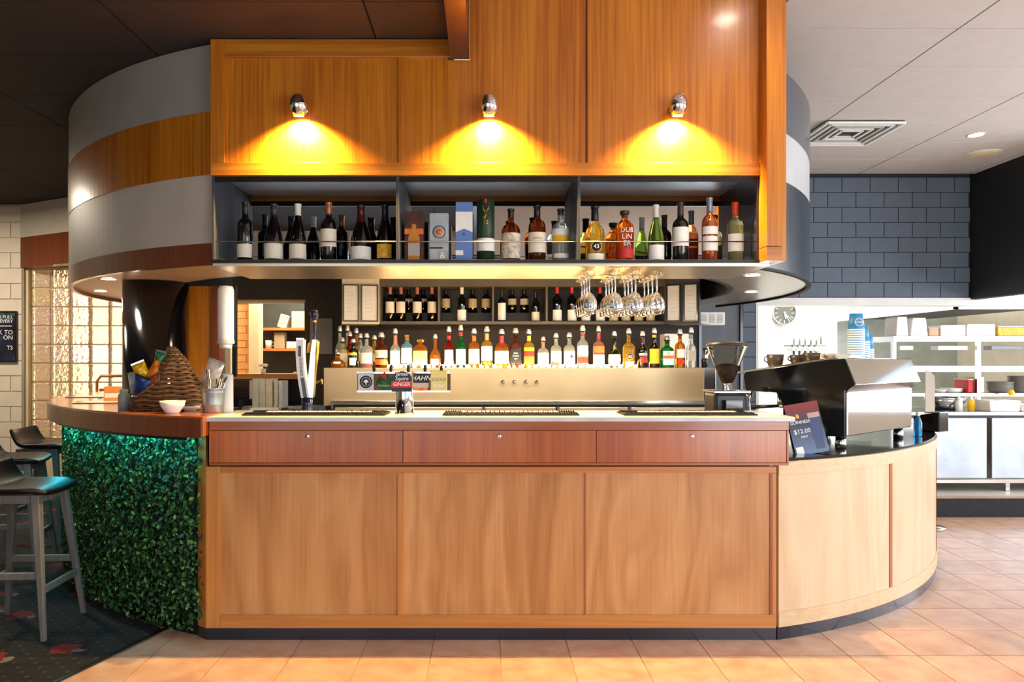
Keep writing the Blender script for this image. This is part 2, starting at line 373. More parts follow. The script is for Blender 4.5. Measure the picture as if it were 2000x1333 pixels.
# tile joints measured on the photograph: cross joints every 0.6 m, long joints every 1.2 m
XA = 1.435 * 2.03; YA = F * 2.03 * .001757
for j in range(-10, 9):
    for i in range(-3, 5):
        x0, y0 = XA + i * 1.2, YA + j * .6
        if y0 + .6 > 8.27 or y0 < -1.35: continue
        if x0 < -.05:
            if x0 + 1.2 < .1: continue
            o = MB().box(-.06 - x0, 1.196, .004, .596, 0, .012).build('ceiling_tile', M_cw); o.parent = ceilR; o.location = Vector((x0, y0, ZR)) - ceilR.location; continue
        if me is None:
            o = MB().box(.006, 1.194, .006, .594, 0, .012).build('ceiling_tile', M_cw); o.parent = ceilR; me = o.data
        else: o = share('ceiling_tile', me, (0, 0, 0), ceilR)
        o.location = Vector((x0, y0, ZR)) - ceilR.location
me = None
XB = px(0, 1) * F * ZL  # placeholder origin below
XB = (118 - CX) / F * (F * 1.62 / (700 - 245))   # long joint seen on the left
for j in range(-4, 14):
    for i in range(-4, 4):
        x0, y0 = XB + i * 1.2 - .6 * 0, F * 1.62 * .001691 + (j - 4) * .6
        if x0 < -7.3 or y0 < -1.35 or y0 + .6 > 8.2 or x0 > -.3: continue
        if x0 + 1.2 > -.19:
            o = MB().box(.005, -.19 - x0, .004, .596, 0, .012).build('ceiling_tile', M_cd); o.parent = ceilL; o.location = Vector((x0, y0, ZL)) - ceilL.location; continue
        if me is None:
            o = MB().box(.005, 1.195, .004, .596, 0, .012).build('ceiling_tile', M_cd); o.parent = ceilL; me = o.data
        else: o = share('ceiling_tile', me, (0, 0, 0), ceilL)
        o.location = Vector((x0, y0, ZL)) - ceilL.location
# bulkhead beam where the two ceilings meet
struct(bx(-.177, -.08, -1.3, 3.755, 2.93, 3.46, 'trim_1', wood('dark beam', '#2e160c', '#472414', 'Y', 50), bevel=.004), 'dark timber bulkhead beam running to the bar fascia')

# ------------------------------------------------------------------ walls
M_gblock = mat('grey painted block', '#5d6876', .6, var=.08, vs=3, bump=.15, bs=120)
M_gjoint = mat('dark block joint', '#2b3037', .8)
M_bblock = mat('black painted wall', '#141414', .55)
M_wblock = mat('white painted brick', '#d8cdbd', .6, var=.05, bump=.1, bs=90)
M_wjoint = mat('white brick joint', '#b5a995', .7)
def blocks(wall, x0, x1, z0, z1, y, bw, bh, m, name='block', xoff=0, skip=None, depth=.012):
    """courses of blocks on the -Y face of a wall, each a child of the wall"""
    cache = {}; row = 0; z = z0
    while z < z1 - .02:
        zt = min(z + bh, z1); x = x0 - (bw / 2 if row % 2 else 0) + xoff
        while x < x1 - .01:
            a, c = max(x, x0), min(x + bw, x1)
            if c - a > .02 and not (skip and skip((a + c) / 2, (z + zt) / 2)):
                key = (round(c - a, 3), round(zt - z, 3))
                if key not in cache:
                    o = MB().box(.004, c - a - .004, -depth, 0, .004, zt - z - .004).build(name, m); o.parent = wall; cache[key] = o.data
                else: o = share(name, cache[key], (0, 0, 0), wall)
                o.location = Vector((a, y, z)) - wall.location
            x += bw
        z = zt; row += 1
YW = 8.25
wb = struct(MB().box(1.75, 2.37, YW, YW + .2, 0, 3.46).box(2.37, 2.86, YW, YW + .2, 2.09, 3.46).box(2.86, 3.02, YW, YW + .2, 0, 3.46).box(3.02, 5.4, YW, YW + .2, 2.09, 3.46)
            .build('wall_back', M_gjoint, origin=(2.8, YW, 0)), 'slate grey painted block wall above the kitchen opening')
blocks(wb, 2.86, 5.38, 2.095, 3.445, YW, .313, .1665, M_gblock)
blocks(wb, 2.86, 3.02, .1, 2.09, YW, .313, .1665, M_gblock)
bx(3.0, 5.42, YW - .02, YW + .22, 2.005, 2.09, 'opening_header', M_white, wb)
bx(3.0, 3.03, YW - .02, YW + .22, .17, 2.005, 'opening_jamb', M_white, wb)
wr = struct(MB().box(5.38, 5.5, 6.6, YW + .2, 2.07, 3.46).build('wall_right', M_bblock, origin=(5.44, 7, 2)), 'black painted wall above the kitchen hood at the right edge')
# white brick wall at the left with the glass block panel
wl = struct(MB().box(-7.4, -4.87, 7.83, 8.0, 0, 3.06).build('wall_left', M_wjoint, origin=(-6, 7.83, 0)), 'white painted brick wall behind the bar stools')
blocks(wl, -5.6, -4.88, .1, 3.03, 7.83, .3, .162, M_wblock, 'brick')
gl = struct(MB().box(-4.87, -3.3, 7.98, 8.0, .2, .36).box(-4.87, -4.84, 7.86, 8.0, 0, 2.45).box(-4.87, -2.7, 7.86, 8.0, 2.37, 3.06).box(-4.87, -2.7, 7.86, 8.0, 0, .36).box(-2.75, -2.7, 7.86, 8.0, 0, 3.06)
            .build('window_1', M_cream, origin=(-4, 7.9, 0)), 'glass block window panel beside the white brick wall')
m, nt, b = newmat('rippled glass block'); L = nt.links.new
tc = nn(nt, 'ShaderNodeTexCoord'); oi = nn(nt, 'ShaderNodeObjectInfo'); ad = nn(nt, 'ShaderNodeVectorMath', operation='ADD'); L(tc.outputs['Object'], ad.inputs[0])
ml = nn(nt, 'ShaderNodeVectorMath', operation='SCALE'); ml.inputs[0].default_value = (31, 17, 9); L(oi.outputs['Random'], ml.inputs['Scale']); L(ml.outputs[0], ad.inputs[1])
wv = nn(nt, 'ShaderNodeTexNoise'); wv.inputs['Scale'].default_value = 26; wv.inputs['Detail'].default_value = 2; L(ad.outputs[0], wv.inputs['Vector'])
bp = nn(nt, 'ShaderNodeBump'); bp.inputs['Strength'].default_value = .9; bp.inputs['Distance'].default_value = .02; L(wv.outputs['Fac'], bp.inputs['Height']); L(bp.outputs[0], b.inputs['Normal'])
hs = nn(nt, 'ShaderNodeMix'); hs.data_type = 'RGBA'; hs.inputs[6].default_value = lin('#e9d4ae'); hs.inputs[7].default_value = lin('#e4cfc6'); L(oi.outputs['Random'], hs.inputs[0]); L(hs.outputs[2], b.inputs['Base Color'])
b.inputs['Roughness'].default_value = .12; b.inputs['Transmission Weight'].default_value = .45; b.inputs['IOR'].default_value = 1.3
M_gblk = m; me = None
for r_ in range(10):
    for c_ in range(10):
        loc = Vector((-4.835 + c_ * .208, 7.90, .365 + r_ * .2))
        if me is None:
            o = MB().box(.006, .202, 0, .075, .006, .194).build('glass_block', M_gblk, bevel=.012); o.parent = gl; me = o.data; o.location = loc - gl.location
        else:
            o = share('glass_block', me, loc - gl.location, gl); bv = o.modifiers.new('bevel', 'BEVEL'); bv.width = .012; bv.segments = 2
# mortar grid behind the blocks
gm = MB()
for r_ in range(11): gm.box(-4.84, -2.75, 7.92, 7.95, .359 + r_ * .2, .371 + r_ * .2)
for c_ in range(11): gm.box(-4.841 + c_ * .208, -4.829 + c_ * .208, 7.92, 7.95, .36, 2.37)
gm.build('mortar_grid', M_cream, gl, world=True)
# striped bulkhead above the glass blocks
sb = thing('striped_bulkhead', 'distant grey bulkhead with dark timber band above the glass blocks', 'bulkhead', (-4.3, 7.5, 2.36))
q = [(-4.9, 7.825), (-4.0, 7.34), (-3.5, 7.08), (-3.5, 7.28), (-4.0, 7.54), (-4.7, 7.85)]
for (za, zb, mm, nm) in ((2.69, 3.035, M_ltgrey, 'grey_band'), (2.372, 2.69, M_dteak, 'timber_band')):
    MB().prism([(-4.9, 7.82), (-3.5, 7.08), (-3.42, 7.22), (-4.7, 7.82)], za, zb).build(nm, mm, sb, world=True)
# taupe wall with opening to the office
wo = struct(MB().box(-2.75, -2.70, 7.55, 7.7, 0, 3.0).box(-1.84, -1.35, 7.55, 7.7, 0, 3.0).box(-2.75, -1.84, 7.55, 7.7, 2.005, 3.0).box(-2.75, -1.84, 7.55, 7.7, 0, 1.12)
            .build('wall_office', M_darkwall, origin=(-2, 7.6, 0)), 'taupe wall with the office opening behind the bar')
bx(-2.75, -1.83, 7.53, 7.72, 1.985, 2.012, 'opening_trim', M_cream, wo)
struct(bx(-3.6, -1.3, 9.4, 9.5, 0, 3.0, 'wall_office_far', mat('office green wall', '#3c423c', .6)), 'dark green wall at the back of the office')
ob = struct(bx(-3.6, -2.78, 8.8, 8.9, 0, 3.0, 'wall_office_side', mat('orange brick joint', '#c98f55', .7)), 'warm orange brick wall seen through the office opening')
blocks(ob, -3.55, -2.785, 1.2, 2.2, 8.8, .24, .086, mat('orange brick', '#dca566', .65, var=.08), 'brick')
struct(bx(-2.78, -2.665, 8.72, 8.9, 0, 3.0, 'trim_2', M_cream), 'pale timber post between brick wall and office shelves')
# back bar wall
struct(bx(-1.35, 1.95, 7.02, 7.12, 0, 3.04, 'wall_bar', M_brownwall), 'dark brown wall behind the spirit bottles')
struct(bx(1.9, 1.98, 7.12, 8.25, 0, 3.04, 'wall_passage', M_dkgrey), 'dark grey side wall of the passage')
# grey door beside the kitchen opening
dr = struct(bx(2.4, 2.83, YW + .02, YW + .06, .02, 2.06, 'door_1', mat('slate door', '#565b63', .4), bevel=.003), 'slate grey door beside the kitchen opening')
for a, c, z0, z1 in ((2.37, 2.4, 0, 2.09), (2.83, 2.86, 0, 2.09), (2.4, 2.83, 2.06, 2.09)): bx(a, c, YW - .015, YW + .03, z0, z1, 'door_frame', M_kick, dr)
# walls behind and beside the camera, with the windows the daylight comes through
wn = struct(MB().box(-7.5, -2.85, -1.5, -1.35, 0, 3.06).box(-2.85, .45, -1.5, -1.35, 2.75, 3.46).box(.45, .95, -1.5, -1.35, 0, 3.46).box(.95, 6.5, -1.5, -1.35, 2.75, 3.46).box(6.5, 7.6, -1.5, -1.35, 0, 3.46)
            .box(-2.85, .45, -1.5, -1.35, 0, .35).box(.95, 6.5, -1.5, -1.35, 0, .2).build('wall_front', M_wblock, origin=(0, -1.4, 0)), 'white brick wall behind the photographer')
for k, (a, c, z0) in enumerate(((-2.85, .45, .35), (.95, 6.5, .2))):
    wd = struct(MB().box(a, c, -1.46, -1.40, z0, z0 + .05).box(a, c, -1.46, -1.40, 2.70, 2.75).box(a, a + .05, -1.46, -1.40, z0, 2.75).box(c - .05, c, -1.46, -1.40, z0, 2.75).box((a + c) / 2 - .03, (a + c) / 2 + .03, -1.46, -1.40, z0, 2.75)
                .build('window_%d' % (k + 2), M_black, origin=(a, -1.43, z0)), 'black framed window behind the photographer')
    for s_ in (0, 1):
        mid = (a + c) / 2
        bx(*((a + .05, mid - .03) if s_ == 0 else (mid + .03, c - .05)), -1.435, -1.425, z0 + .05, 2.70, 'pane', glass('window glass', '#f4f8fa', .0, 1.02), wd)
struct(MB().box(7.5, 7.6, -1.4, .6, 0, 3.46).box(7.5, 7.6, 7.0, 13, 0, 3.46).box(7.5, 7.6, .6, 7.0, 2.75, 3.46).box(7.5, 7.6, .6, 7.0, 0, .75).build('wall_side', M_wblock, origin=(7.5, 3, 0)), 'white wall on the far right')
struct(bx(-7.5, -7.4, -1.4, 10, 0, 3.06, 'wall_dining', M_cream), 'cream wall of the dining side')
struct(bx(-7.5, -2.7, 10.0, 10.1, 0, 3.06, 'wall_dining_far', M_cream), 'cream wall far behind the glass blocks')
# ------------------------------------------------------------------ overhead canopy with the bottle shelf
FY = 3.77; s_ = F / FY
fx = lambda x: (x - CX) / s_
can = thing('bar_canopy', 'timber panelled canopy over the bar with mirrored bottle shelf and curved striped ends', 'canopy', (0, 3.9, 1.9))
C = lambda a, b, c, d, e, f, n, m, bev=.002: bx(a, b, c, d, e, f, n, m, can, bev)
xl, xr = fx(413), fx(1497)
C(fx(440), fx(778), FY, FY + .02, 2.41, 2.945, 'panel', M_teak)
MB().prism([(fx(789), 2.41), (fx(1143), 2.41), (fx(1143), 3.45), (-.08, 3.45), (-.08, 2.935), (-.19, 2.935), (-.19, 2.945), (fx(789), 2.945)], FY, FY + .02, 'Y').build('panel', M_teak, can, world=True)
C(fx(1147), fx(1494), FY, FY + .02, 2.41, 3.45, 'panel', M_teak)
C(xl, fx(440), FY - .016, FY + .03, 2.41, 3.035, 'stile', M_teak)
C(fx(778), fx(789), FY - .01, FY + .03, 2.41, 2.945, 'stile', M_teak)
C(fx(1143), fx(1147), FY + .006, FY + .03, 2.41, 3.45, 'joint_strip', M_dteak)
C(fx(440), -.18, FY - .014, FY + .03, 2.945, 3.035, 'top_rail', M_teak_x)
C(xl, 1.391, FY - .016, FY + .03, 2.345, 2.41, 'bottom_rail', M_teak_x)
C(1.391, 1.468, 3.672, 3.80, 1.975, 3.45, 'end_post', M_teak)
C(1.391, 1.468, 3.672, 3.80, 1.905, 1.973, 'end_post_foot', M_teak_x)
C(1.468, 1.50, 3.70, 4.20, 1.905, 3.45, 'return_panel', M_teak)
C(xl, 1.391, 3.80, 4.12, 2.375, 2.39, 'shelf_top', mat('blue grey laminate', '#8f9aa6', .4))
C(xl, 1.391, 3.765, 4.12, 1.904, 1.921, 'shelf_board', M_black)
C(xl, xl + .012, 3.775, 4.10, 1.921, 2.375, 'shelf_end', M_dkgrey)
C(1.379, 1.391, 3.775, 4.10, 1.921, 2.375, 'shelf_end', M_kick)
C(fx(773), fx(779), 3.775, 4.085, 1.921, 2.375, 'divider', M_dkgrey)
C(fx(1128), fx(1134), 3.775, 4.085, 1.921, 2.375, 'divider', M_dkgrey)
for a, c in ((xl + .012, fx(773)), (fx(779), fx(1128)), (fx(1134), 1.379)):
    C(a, c, 4.085, 4.095, 1.921, 2.375, 'mirror', M_silver, 0)
C(xl, 1.391, 3.778, 3.79, 2.318, 2.345, 'shelf_lip', M_black)
MB().tube([(xl + .01, 3.80, 2.017), (1.385, 3.80, 2.017)], .0035, 8).build('guard_rail', M_steel2, can, world=True)
C(xl, 1.45, 3.79, 4.40, 1.890, 1.904, 'soffit', M_soffit, 0)
C(xl, 1.45, 4.37, 4.40, 1.904, 3.03, 'back_panel', M_black, 0)
C(xl, 1.46, 3.81, 4.37, 2.395, 2.405, 'shelf_cover', M_black, 0)
# curved left end
LD, LDR = (-.45, 6.37), 2.73
for z0, z1, mm, nm, r in ((1.9, 2.012, M_dteak, 'timber_band', LDR), (2.012, 2.365, M_ltgrey, 'grey_band', LDR - .004), (2.365, 2.69, M_teak, 'timber_band', LDR), (2.69, 3.035, M_grey, 'grey_band', LDR - .004)):
    MB().arc(*LD, r - .03, r, 249.6, 160, z0, z1, 72).build(nm, mm, can, world=True)
MB().arc(*LD, 2.1, LDR - .03, 249.6, 160, 1.925, 1.94, 60).build('curved_soffit', mat('cream soffit', '#c5ab8c', .4, var=.05), can, world=True)
MB().arc(*LD, 2.08, 2.1, 249.6, 160, 1.925, 3.03, 48).build('inner_wall', M_black, can, world=True)
# curved right end
RD, RDR = (-.3, 6.3), 2.8
M_kickm = mat('matt black edge', '#101114', .7)
M_navy = mat('charcoal blue paint', '#39414b', .3, var=.12, coat=.3)
for z0, z1, mm, nm, r in ((1.925, 1.94, M_kickm, 'edge_lip', RDR + .006), (1.94, 2.476, M_navy, 'dark_band', RDR), (2.476, 2.77, mat('pale grey paint', '#b4b7ba', .4, var=.04), 'white_band', RDR - .004), (2.77, 3.13, M_navy, 'dark_band', RDR)):
    MB().arc(*RD, r - .03, r, -49.9, 22, z0, z1, 60).build(nm, mm, can, world=True)
MB().arc(*RD, 2.28, RDR - .03, -49.9, 22, 1.94, 1.955, 48).build('curved_soffit', mat('taupe soffit', '#8d8577', .3, .3, var=.05), can, world=True)
MB().arc(*RD, 2.24, 2.28, -49.9, 22, 1.94, 3.1, 40).build('inner_wall', M_black, can, world=True)
# downlights let into the canopy and the ceiling
def downlight(loc, label, e, r=.045, col=(1, .86, .66), spot=130):
    t = thing('downlight', label, 'downlight', loc, group='round recessed downlights')
    MB().lathe([(r + .012, 0), (r + .012, -.004), (r, -.006), (r, 0)], seg=24, cap=False).build('trim_ring', M_white, t)
    MB().lathe([(0, -.002), (r, -.002)], seg=24).build('lens', M_coolglow, t)
    lamp('downlight_beam', 'SPOT', (0, 0, -.012), e, col, (0, 0, 0), .04, spot=spot, blend=.8, parent=t)
for a, r, lb in ((221, 2.56, 'front recessed downlight under the curved left end of the canopy'), (199, 2.56, 'middle recessed downlight under the curved left end of the canopy'), (184, 2.5, 'rear recessed downlight under the curved left end, beside the black column')):
    downlight((LD[0] + r * cos(radians(a)), LD[1] + r * sin(radians(a)), 1.924), lb, 16)
downlight((px(1470, 4.62), 4.62, 1.939), 'nearer recessed downlight under the dark right end of the canopy', 6)
downlight((px(1468, 5.78), 5.78, 1.939), 'farther recessed downlight under the dark right end of the canopy', 6)
Yd = F * 2.03 / (700 - 263); downlight((px(1906, Yd), Yd, ZR - .001), 'glowing downlight in the white ceiling near the air vent', 25, .06, (1, .97, .9))
for X_, w_ in ((-.75, 'left'), (.3, 'middle'), (1.2, 'right')):
    downlight((X_, 4.9, 3.02), w_ + ' added downlight hidden in the canopy to light the bar well', 20, .05, (1, .78, .5))  # added above the soffit, unseen, to warm up the bar interior
struct(MB().prism([(RD[0] + 2.65 * cos(radians(a)), RD[1] + 2.65 * sin(radians(a))) for a in range(-46, 23, 4)] + [(LD[0] + 2.6 * cos(radians(a)), LD[1] + 2.6 * sin(radians(a))) for a in range(162, 240, 4)], 3.022, 3.032).build('ceiling_bar', M_brownwall), 'dark ceiling above the bar well')
bt = thing('added_batten', 'warm added batten placed out of sight behind the canopy to light the back bar', 'added batten', (.1, 4.42, 1.96))  # batten added out of view to brighten the steel face and bottle labels
MB().box(-1.2, 1.3, 4.405, 4.445, 1.975, 2.0).build('housing', M_steel, bt, world=True)
MB().box(-1.18, 1.28, 4.408, 4.442, 1.965, 1.975).build('diffuser', mat('added batten diffuser', '#fff2dc', .4, emit='#ffd9a0', es=3), bt, world=True)
lamp('added_batten_glow', 'AREA', (0, .03, 0), 72, (1, .8, .52), (radians(10), 0, 0), 2.3, .05, parent=bt)
# downlights in front of the bar, seen as gloss or in the mirror, plus one added
downlight((1.44, 3.11, ZR - .001), 'downlight in the white ceiling in front of the bar', 40, .06, (1, .9, .75))
downlight((-2.9, 2.3, ZL - .001), 'downlight in the charcoal ceiling in front of the curved end', 25, .06, (1, .85, .65))
downlight((1.7, -.35, ZR - .001), 'added downlight behind the photographer, brightening the wall in the shelf mirror', 45, .06, (1, .92, .82), 165)  # added lamp for the brick wall and ceiling that the mirror reflects
downlight((-1.57, .39, ZL - .001), 'downlight in the charcoal ceiling behind the photographer', 30, .06, (1, .9, .75))
# egg shaped wall lights
zz = pz(216, FY)
for x, lb in ((590, 'chrome egg wall light on the left timber panel'), (955, 'chrome egg wall light on the middle timber panel'), (1317, 'chrome egg wall light on the right timber panel')):
    t = thing('wall_light', lb, 'wall light', (fx(x), FY - .004, zz), group='egg wall lights')
    MB().lathe([(.032, 0), (.032, .012), (.012, .014), (.012, .03)], seg=20).xf(Matrix.Rotation(pi / 2, 4, 'X')).build('wall_plate', M_chrome, t)
    mx_ = Matrix.Translation((0, -.062, -.05)) @ Matrix.Rotation(radians(14), 4, 'X')
    MB().lathe([(.024, .0), (.040, .022), (.047, .048), (.043, .075), (.03, .098), (.012, .108), (0, .11)], seg=24).xf(mx_).build('shade', M_chrome, t)
    MB().lathe([(0, -.001), (.025, -.001), (.025, .003)], seg=20).xf(mx_).build('lens', M_lampglow, t)
    lamp('wall_light_beam', 'SPOT', (0, -.058, -.075), 165, (1, .62, .2), (radians(36), 0, 0), .02, spot=140, blend=.5, parent=t)
# air vent, smoke alarm in the white ceiling
Yv = F * 2.03 / (700 - 258)
v = thing('air_vent', 'square louvred air vent in the white ceiling', 'air vent', (px(1655, Yv), Yv, ZR - .002))
vb = MB()
for a, c in ((.33, .30),): vb.prism([(-a, -a), (a, -a), (a, a), (-a, a)], -.012, 0)
vb.build('backing', M_black, v)
for k, a in enumerate((.33, .27, .21, .15, .09)):
    for dx, dy, sx_, sy_ in ((0, -1, a, .012), (0, 1, a, .012), (-1, 0, .012, a), (1, 0, .012, a)):
        MB().box(dx * a - sx_, dx * a + sx_, dy * a - sy_, dy * a + sy_, -.03 + k * .002, -.012).build('louvre', M_wplastic if k != 2 else M_ltgrey, v)
Ya = F * 2.03 / (700 - 299)
a_ = thing('ceiling_speaker', 'small round cream speaker grille in the white ceiling', 'speaker', (px(1922, Ya), Ya, ZR - .001))
MB().lathe([(.13, 0), (.13, -.01), (.11, -.018), (0, -.018)][::-1], seg=28).build('grille', M_cream, a_)
MB().lathe([(.134, 0), (.142, -.012), (.15, 0)][::-1], seg=28, cap=False).build('rim', M_white, a_)

# ------------------------------------------------------------------ front of the bar
BY = 3.73; bs_ = F / BY
b_ = lambda x: (x - CX) / bs_
bar = thing('bar_counter', 'straight timber bar front with three plywood panels', 'bar counter', (0, 3.9, 0))
B = lambda a, b, c, d, e, f, n, m, bev=.002: bx(a, b, c, d, e, f, n, m, bar, bev)
for a, c in ((430, 776), (790, 1141.5), (1145, 1504.5)): B(b_(a), b_(c), BY + .008, BY + .02, .128, .842, 'panel', M_ply, 0)
B(-1.405, b_(430), BY, BY + .03, .062, .875, 'stile', M_oak)
B(b_(776), b_(790), BY, BY + .03, .128, .842, 'stile', M_oak)
B(b_(1141.5), b_(1145), BY + .004, BY + .03, .128, .842, 'joint_strip', M_strip, 0)
B(b_(1504.5), b_(1508), BY + .002, BY + .03, .128, .842, 'joint_strip', M_strip, 0)
B(b_(1508), 1.462, BY, BY + .03, .128, .842, 'stile', M_oak)
B(b_(430), 1.462, BY, BY + .03, .842, .875, 'top_rail', M_oak_x)
B(b_(430), 1.462, BY, BY + .03, .062, .128, 'bottom_rail', M_oak_x)
MB().prism([(-1.405, BY), (-1.405, BY + .03), (-1.44, 3.80), (-1.462, 3.775)], .062, 1.03).build('chamfer_post', M_oak, bar, world=True)
MB().prism([(-1.40, BY + .008), (1.464, BY + .008), (1.464, BY + .05), (-1.40, BY + .05), (-1.455, 3.81), (-1.462, 3.785)], 0, .061).build('kickboard', M_kick, bar, world=True)
B(-1.36, 1.44, BY + .03, 4.03, .0, 1.10, 'carcass', M_black, 0)
DY = 3.62; d_ = lambda x: (x - CX) / (F / DY)
db = thing('drawer_box', 'mahogany box of three shallow drawers under the worktop', 'drawers', (0, 3.7, .9))
D = lambda a, b, c, d, e, f, n, m, bev=.002: bx(a, b, c, d, e, f, n, m, db, bev)
D(d_(408), d_(1541), DY, 3.729, 1.067, 1.111, 'top_rail', M_mahog_x)
D(d_(408), d_(1541), DY, 3.729, .896, .909, 'bottom_rail', M_mahog_x)
D(d_(408), d_(413), DY, 3.729, .909, 1.067, 'end_strip', M_mahog)
D(d_(1537), d_(1541), DY, 3.729, .909, 1.067, 'end_strip', M_mahog)
D(d_(413), d_(1537), DY + .03, 3.729, .909, 1.067, 'carcass', M_dteak, 0)
for k, (a, c, lx) in enumerate(((413, 786, 600), (787, 1164, 975), (1165, 1536.5, 1352))):
    dw = bx(d_(a) + .0005, d_(c), DY + .002, DY + .03, .910, 1.066, 'drawer', M_mahog, db, .0015)
    MB().lathe([(0, .004), (.008, .004), (.011, .002), (.011, -.01)][::-1], seg=16).xf(Matrix.Translation(Vector((d_(lx), DY + .002, 1.038)) - Vector(db.location)) @ Matrix.Rotation(pi / 2, 4, 'X')).build('lock', M_chrome, dw)
    MB().box(d_(lx) - .001, d_(lx) + .001, DY - .0035, DY + .001, 1.034, 1.042).build('keyhole', M_black, dw, world=True)
wt = thing('worktop', 'pale grey straight bar worktop with square front edge', 'worktop', (0, 3.8, 1.112))
bx(-1.365, 1.502, 3.602, 4.06, 1.112, 1.134, 'slab', mat('pale grey worktop', '#cfcdc8', .25, var=.04), wt, .003)
bx(-1.365, 1.502, 3.5985, 3.602, 1.113, 1.133, 'edge_band', mat('grey edge band', '#c3c6c8', .3), wt)
# rubber bar mats with printed lettering
M_rub = mat('black rubber', '#101114', .6); M_print = mat('pale printed lettering', '#e9cfc2', .6)
for (a, c, lb) in ((472, 752, 'long black rubber bar mat nearest the wicker basket'), (864, 1132, 'long black rubber bar mat in the middle of the worktop'), (1219, 1480, 'long black rubber bar mat beside the coffee grinder')):
    x0, x1 = px(a, 3.69), px(c, 3.69)
    t = thing('bar_mat', lb, 'bar mat', ((x0 + x1) / 2, 3.78, 1.134), group='rubber bar mats'); w = (x1 - x0) / 2
    MB().box(-w, w, -.095, .12, 0, .008).build('mat_base', M_rub, t, bevel=.003)
    rb = MB()
    k = -w + .01
    while k < w - .01:
        rb.box(k, k + .004, -.085, -.03, .008, .014); rb.box(k, k + .004, .06, .11, .008, .014); k += .012
    rb.build('ribs', M_rub, t)
    pr = MB(); k = -w * .72
    while k < w * .72:
        ww = random.uniform(.012, .022); pr.box(k, k + ww, -.022 + random.uniform(0, .008), .05 - random.uniform(0, .02), .008, .0145); k += ww + .008
    pr.build('printed_letters', M_print, t)

# ------------------------------------------------------------------ curved left end: hedge wall and timber counter
def arcpts(c, r, a0, a1, n): return [(c[0] + r * cos(radians(a0 + (a1 - a0) * i / n)), c[1] + r * sin(radians(a0 + (a1 - a0) * i / n))) for i in range(n + 1)]
lb_ = thing('hedge_panel', 'artificial green leaf hedge wrapped around the curved end of the bar', 'hedge', (-2.2, 4.3, 0))
MB().arc(*LC, 2.56, 2.76, 245, 165, .0, 1.03, 60).build('backing_wall', M_black, lb_, world=True)
MB().arc(*LC, 2.765, 2.775, 245, 165, .08, 1.035, 60).build('backing_mat', mat('dark green mat', '#0f1f12', .8), lb_, world=True)
m, nt, b = newmat('hedge leaf'); L = nt.links.new
ge = nn(nt, 'ShaderNodeNewGeometry'); r = nn(nt, 'ShaderNodeValToRGB'); e = r.color_ramp.elements
e[0].color = lin('#0d2f16'); e[1].color = lin('#6aa84a'); e[1].position = 1; k2 = e.new(.7); k2.color = lin('#1c5526')
L(ge.outputs['Random Per Island'], r.inputs['Fac']); L(r.outputs['Color'], b.inputs['Base Color']); b.inputs['Roughness'].default_value = .45
lm = MB(); rnd = random.Random(3)
for _ in range(19000):
    a = radians(rnd.uniform(166, 246.3)); z = rnd.uniform(.05, 1.034); d = rnd.random() ** .7 * .085
    rr = 2.775 + d
    out = Vector((cos(a), sin(a), 0)); tg = Vector((-sin(a), cos(a), 0)); up = Vector((0, 0, 1))
    p = Vector((LC[0] + rr * cos(a), LC[1] + rr * sin(a), z))
    n_ = (out + tg * rnd.uniform(-.8, .8) + up * rnd.uniform(-.5, .9)).normalized()
    dr_ = (tg * rnd.uniform(-1, 1) + up * rnd.uniform(-1, 1) + out * .3); dr_ = (dr_ - n_ * dr_.dot(n_)).normalized(); sd = n_.cross(dr_)
    l = rnd.uniform(.010, .017); w_ = l * .62
    lm.add([p - dr_ * l, p - sd * w_ + n_ * .004 + dr_ * l * .1, p + dr_ * l, p + sd * w_ + n_ * .004 + dr_ * l * .1], [(0, 2, 1), (0, 3, 2)])
lo = lm.build('leaves', m, lb_, world=True); lo['kind'] = 'stuff'
po = arcpts(LC, 2.94, 165, 249.03, 60); pi_ = arcpts(LC, 2.565, 245.8, 165, 50)
lc = thing('curved_counter', 'glossy varnished timber counter curving over the hedge panel', 'counter', (-2.2, 4.2, 1.04))
MB().prism(po + pi_, 1.04, 1.14).build('counter_slab', M_counterwood, lc, world=True, bevel=.006)
MB().prism(arcpts(LC, 2.946, 166, 248.9, 60) + arcpts(LC, 2.94, 248.9, 166, 60), 1.036, 1.132).build('counter_edge', M_dteak, lc, world=True, bevel=.002)
ls = thing('led_strip', 'glowing turquoise light strip under the lip of the curved counter', 'led strip', (-2.2, 4.2, 1.03))
MB().arc(*LC, 2.895, 2.907, 246.5, 167, 1.031, 1.038, 60).build('diffuser', mat('turquoise glow', '#7ff5ff', .4, emit='#2fdcf4', es=48), ls, world=True)
MB().arc(*LC, 2.909, 2.914, 246.5, 167, 1.018, 1.0398, 60).build('added_shield', M_black, ls, world=True)  # added to keep the turquoise glow off the stool seats
MB().arc(*LC, 2.892, 2.909, 246.5, 167, 1.0381, 1.0398, 60).build('channel', M_steel2, ls, world=True)

